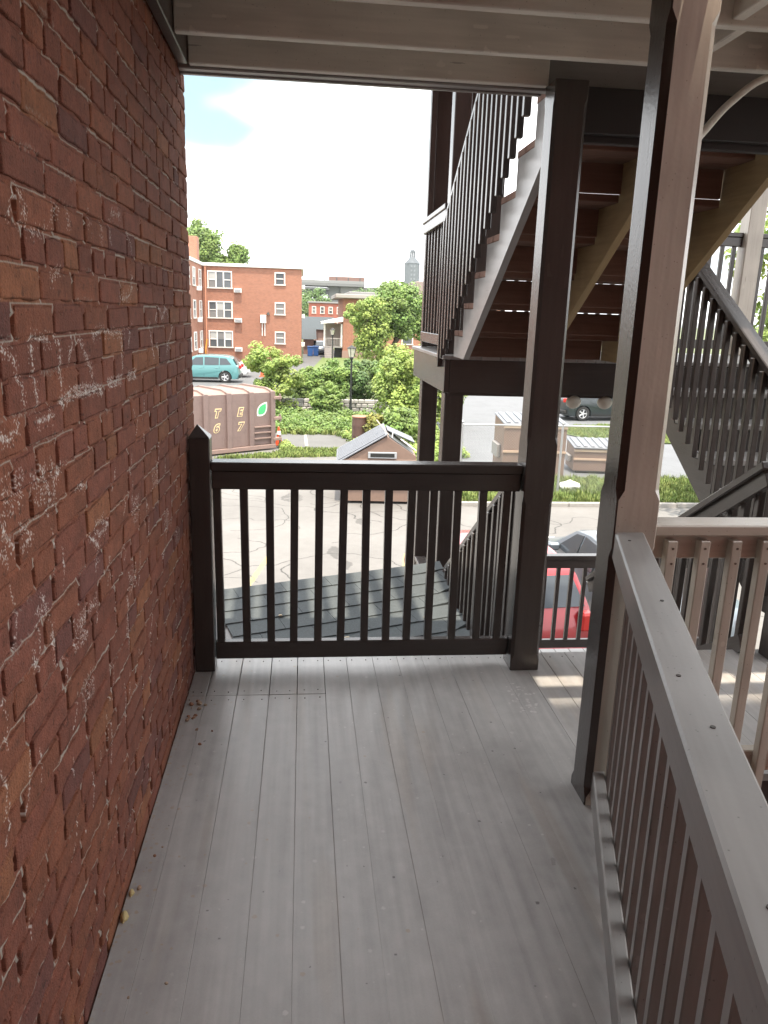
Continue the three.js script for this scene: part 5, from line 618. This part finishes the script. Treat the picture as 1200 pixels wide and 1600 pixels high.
// ------------------------------------------------------------------ brick house with a porch
{
  const b = thing('brick_house', 'two storey brick house with side porch behind the shade trees', 'building', [0, 0, 0]); const y0 = -2.95, z = -80; part(b, 'wall', box(4.4, 21, y0, 3.0, -92, z, 0.02), farBrick); part(b, 'foundation', box(4.35, 21.05, y0, -2.15, z - 0.1, z + 0.06, 0.01), std(0.3, 0.2, 0.17, 0.9)); const rf = part(b, 'roof', box(3.6, 21.6, 3.003, 3.4, -92.6, z + 0.75, 0.05), std(0.32, 0.3, 0.28, 0.8)); part(rf, 'upper_roof', box(5, 21, 3.403, 3.7, -92, z - 1, 0.05), std(0.22, 0.22, 0.22, 0.8)); const dm = part(rf, 'dormer', box(11.8, 21, 3.41, 4.9, -90, z - 0.5, 0.05), std(0.25, 0.2, 0.18, 0.8));
  for (const [x, y, w, h] of [[7.2, -0.55, 1.0, 1.5], [11.0, -0.55, 1.0, 1.5], [13.0, -0.55, 1.0, 1.5], [7.2, 1.8, 1.0, 1.4], [12, 1.8, 1, 1.4], [6.9, -2.3, 0.7, 0.45]]) win(b, x, y, w, h, 1, { z });
  const p = part(b, 'porch_deck', box(2.5, 4.398, -1.9, -1.75, -82.6, z - 0.1, 0.01), M.paintGrey); part(b, 'porch_roof', prism([[2.2, 0.45], [4.398, 0.72], [4.398, 1.18], [2.2, 0.62]], 'z', -83, z + 0.3), M.white); for (const x of [2.55, 4.28]) part(b, 'porch_column', box(x - 0.09, x + 0.09, -1.748, 0.47, z - 0.3, z - 0.12, 0.01), M.white); part(b, 'porch_railing', box(2.66, 4.18, -1.0, -0.92, z - 0.24, z - 0.16, 0.01), std(0.4, 0.38, 0.36, 0.7)); for (let i = 0; i < 9; i++) part(b, 'porch_baluster', box(2.75 + i * 0.165, 2.79 + i * 0.165, -1.748, -1.003, z - 0.22, z - 0.18, 0.006), std(0.4, 0.38, 0.36, 0.7)); part(b, 'porch_back', box(2.6, 4.39, -1.74, 0.5, -82.6, -82.5, 0.01), std(0.5, 0.48, 0.45, 0.8));
  for (let k = 0; k < 6; k++) part(b, 'step', box(2.55, 3.45, -2.93 + k * 0.17, -2.765 + k * 0.17, z - 0.1 + (5 - k) * 0.24, z + 0.12 + (5 - k) * 0.24, 0.01), std(0.3, 0.28, 0.27, 0.8)); part(b, 'crawl_opening', box(3.6, 4.34, -2.9, -1.92, z - 0.6, z - 0.5, 0.01), M.rubber);
}
// far brick block
{ const b = thing('brick_block', 'distant plain red brick block below the viaduct', 'building', [0, 0, 0]); part(b, 'wall', box(1.3, 9, -2.95, 3.0, -142, -130, 0.03), std(0.36, 0.12, 0.085, 0.9, { map: rep(T.blot, 0.4, 0.4) })); part(b, 'roof', box(1.1, 9.2, 3.003, 3.25, -142.2, -129.8, 0.03), std(0.25, 0.24, 0.24, 0.8)); for (const y of [1.9, -0.1]) for (let i = 0; i < 4; i++) win(b, 2.1 + i * 1.35, y, 0.5, 0.95, 1, { z: -130 }); }
// sheds
function shed(label, x0, x1, z0, z1, e, rg) { const s = thing('garage_shed', label, 'shed', [0, 0, 0], 0, 'sheds behind the flats'); part(s, 'wall', box(x0, x1, -2.95, e, z1, z0, 0.02), std(0.26, 0.16, 0.13, 0.9, { map: T.blot })); part(s, 'roof', prism([[z0 + 0.35, e], [z1 - 0.35, e], [(z0 + z1) / 2, rg]], 'x', x0 - 0.3, x1 + 0.3), std(0.055, 0.068, 0.076, 0.85, { map: T.blot })); for (let x = x0 + 0.3; x + 0.9 < x1; x += 1.5) part(s, 'garage_door', box(x, x + 1.15, -2.93, -1.0 + (e + 1) * 0.3, z0 + 0.002, z0 + 0.04, 0.01), std(0.33, 0.22, 0.18, 0.8)); return s; }
shed('long low shed with grey roof behind the flats', 0.4, 3.9, -96, -103, -0.45, 1.0); shed('nearer small shed with grey roof beside the flats', 0.45, 1.55, -86, -95, -1.3, -0.2);
for (const [x, z, l] of [[1.15, -82.4, 'blue wheeled bin nearest the flats'], [1.75, -83.2, 'blue wheeled bin nearer the far car']]) { const w = thing('wheeled_bin', l, 'bin', [x, -2.914, z], 0, 'blue bins by the sheds'); const bl = std(0.02, 0.09, 0.3, 0.5); part(w, 'body', prism([[-0.24, 0.05], [0.24, 0.05], [0.3, 0.95], [-0.3, 0.95]], 'z', -0.3, 0.3), bl); part(w, 'lid', box(-0.33, 0.33, 0.953, 1.03, -0.34, 0.34, 0.03), bl); part(w, 'wheel', cyl(0.1, 0.1, 0.56, 12), M.rubber, [0, 0.1, -0.28], [0, 0, Math.PI / 2]); }
// viaduct
{
  const v = thing('viaduct', 'pale elevated road bridge on piers in the distance', 'bridge', [0, 0, 0]); const pc = std(0.16, 0.165, 0.17, 0.9), st = std(0.06, 0.068, 0.075, 0.7); part(v, 'deck', box(-60, 17, 8.6, 9.3, -232, -220, 0.05), pc); part(v, 'girder', box(-60, 7, 6.5, 7.6, -231, -221, 0.05), st); part(v, 'deck', box(-60, 7.4, 7.6, 8.2, -231.5, -220.5, 0.05), pc); part(v, 'parapet', box(-60, 17, 9.303, 10.1, -220.3, -220, 0.03), std(0.22, 0.225, 0.23, 0.9)); part(v, 'pier', box(7.1, 10.4, -3, 8.59, -230, -222, 0.05), pc); part(v, 'pier', box(-22, -19, -3, 6.49, -230, -222, 0.05), pc); part(v, 'abutment', box(10.42, 24, -3, 8.59, -231, -221, 0.05), std(0.15, 0.15, 0.15, 0.9)); for (let x = -10; x < 16; x += 3.2) part(v, 'rail_post', box(x, x + 0.25, 10.1, 11, -220.3, -220, 0.02), st); part(v, 'sound_wall', box(7.2, 17, 10.11, 11.2, -221.4, -221.1, 0.03), std(0.2, 0.12, 0.1, 0.9));
}
// tower
{
  const t = thing('tower', 'distant grey blue tower with domed lantern top', 'tower', [81, 0, -600]); const tm = std(0.1, 0.118, 0.132, 0.8), ts = std(0.07, 0.085, 0.1, 0.7), wd = std(0.16, 0.18, 0.2, 0.5); part(t, 'shaft', cyl(5.9, 5.9, 43, 8), tm, [0, 17.5, 0], [0, 0.39, 0]); part(t, 'shoulder', cyl(8.4, 8.4, 30, 8), tm, [1.2, 11, -3], [0, 0.39, 0]); part(t, 'roof', cyl(2.2, 6.2, 4.4, 8), ts, [0, 41.2, 0], [0, 0.39, 0]); for (let k = 0; k < 8; k++) { const a = k * Math.PI / 4; part(t, 'column', cyl(0.36, 0.36, 3.6, 6), tm, [1.7 * Math.cos(a), 45.2, 1.7 * Math.sin(a)]); } part(t, 'dome', new THREE.SphereGeometry(2.15, 14, 8, 0, 6.3, 0, 1.571), ts, [0, 47, 0]); part(t, 'finial', cyl(0.05, 0.14, 1.4, 6), ts, [0, 49.7, 0]); for (let i = 0; i < 5; i++) for (const dx of [-1.1, 1.1]) part(t, 'window', box(dx - 0.6, dx + 0.6, 24 + i * 3, 25.4 + i * 3, 5.45, 5.62, 0.02), wd);
}

// ------------------------------------------------------------------ small things on the porch
solo('cable', tube([[1.72, 2.12, -2.62], [1.83, 2.2, -2.75], [1.99, 2.34, -2.88], [2.12, 2.43, -2.9], [2.5, 2.47, -2.92]], 0.013, 30, 8), M.cream, 'pale cable drooping from the ceiling beyond the chamfered post', 'cable');
solo('conduit', tube([[2.07, 0.9, -5.42], [2.07, 1.28, -5.36], [2.07, 1.42, -5.12], [2.07, 1.82, -4.46], [2.07, 2.22, -3.8]], 0.012, 40, 8), M.steel, 'thin grey conduit clipped under the middle stringer', 'conduit');
for (const [x, l] of [[2.47, 'left'], [2.71, 'right']]) solo('globe_lamp', (() => { const g = new THREE.SphereGeometry(0.05, 18, 14); g.scale(1.1, 1, 1); return g; })(), std(0.62, 0.6, 0.52, 0.4), 'unlit cream globe under the half landing beam, ' + l + ' of the two', 'lamp', 'globes under the landing', [x, 0.985, -5.56]);
{ // brick crumbs and insulation along the foot of the wall
  const r = rng(88), crumbM = [std(0.36, 0.24, 0.17, 0.95), std(0.4, 0.31, 0.23, 0.95), std(0.26, 0.13, 0.08, 0.95)]; const lump = (s, seed) => { const g = new THREE.IcosahedronGeometry(s, 1), p = g.attributes.position; for (let i = 0; i < p.count; i++) { const x = p.getX(i), y = p.getY(i), z = p.getZ(i), k = 0.7 + 0.6 * vn(x / s * 1.7 + seed, (y + z) / s * 1.7 + seed * 3, 5); p.setXYZ(i, x * k, y * k * 0.6, z * k); } g.computeVertexNormals(); return g; }; const L = [0, 1, 2, 3].map((i) => lump(1, i * 7 + 2));
  for (let i = 0; i < 22; i++) { const near = i < 13, z = near ? -2.86 + (r() - 0.5) * 0.16 : -3.1 + r() * 1.9, x = 0.03 + r() * r() * (near ? 0.1 : 0.22), s = 0.003 + r() * (near ? 0.009 : 0.004); const m = solo('brick_crumb', L[i % 4], crumbM[i % 3], 'crumb of broken brick on the porch floor along the brick wall', 'debris', 'crumbs at the foot of the brick wall', [x, s * 0.4, z], [r(), r() * 6, r()]); m.scale.setScalar(s); }
  for (const [z, s, l] of [[-1.76, 0.016, 'larger'], [-1.85, 0.011, 'smaller']]) { const m = solo('foam_lump', L[1], std(0.5, 0.4, 0.2, 0.95), 'yellow foam lump squeezed out at the wall foot, the ' + l + ' one', 'foam', null, [0.016, s * 0.4, z]); m.scale.set(s * 0.7, s * 1.5, s * 1.2); }
}
scene.fog = new THREE.FogExp2(0xeef2f5, 0.00016);
renderer.render(scene, camera);
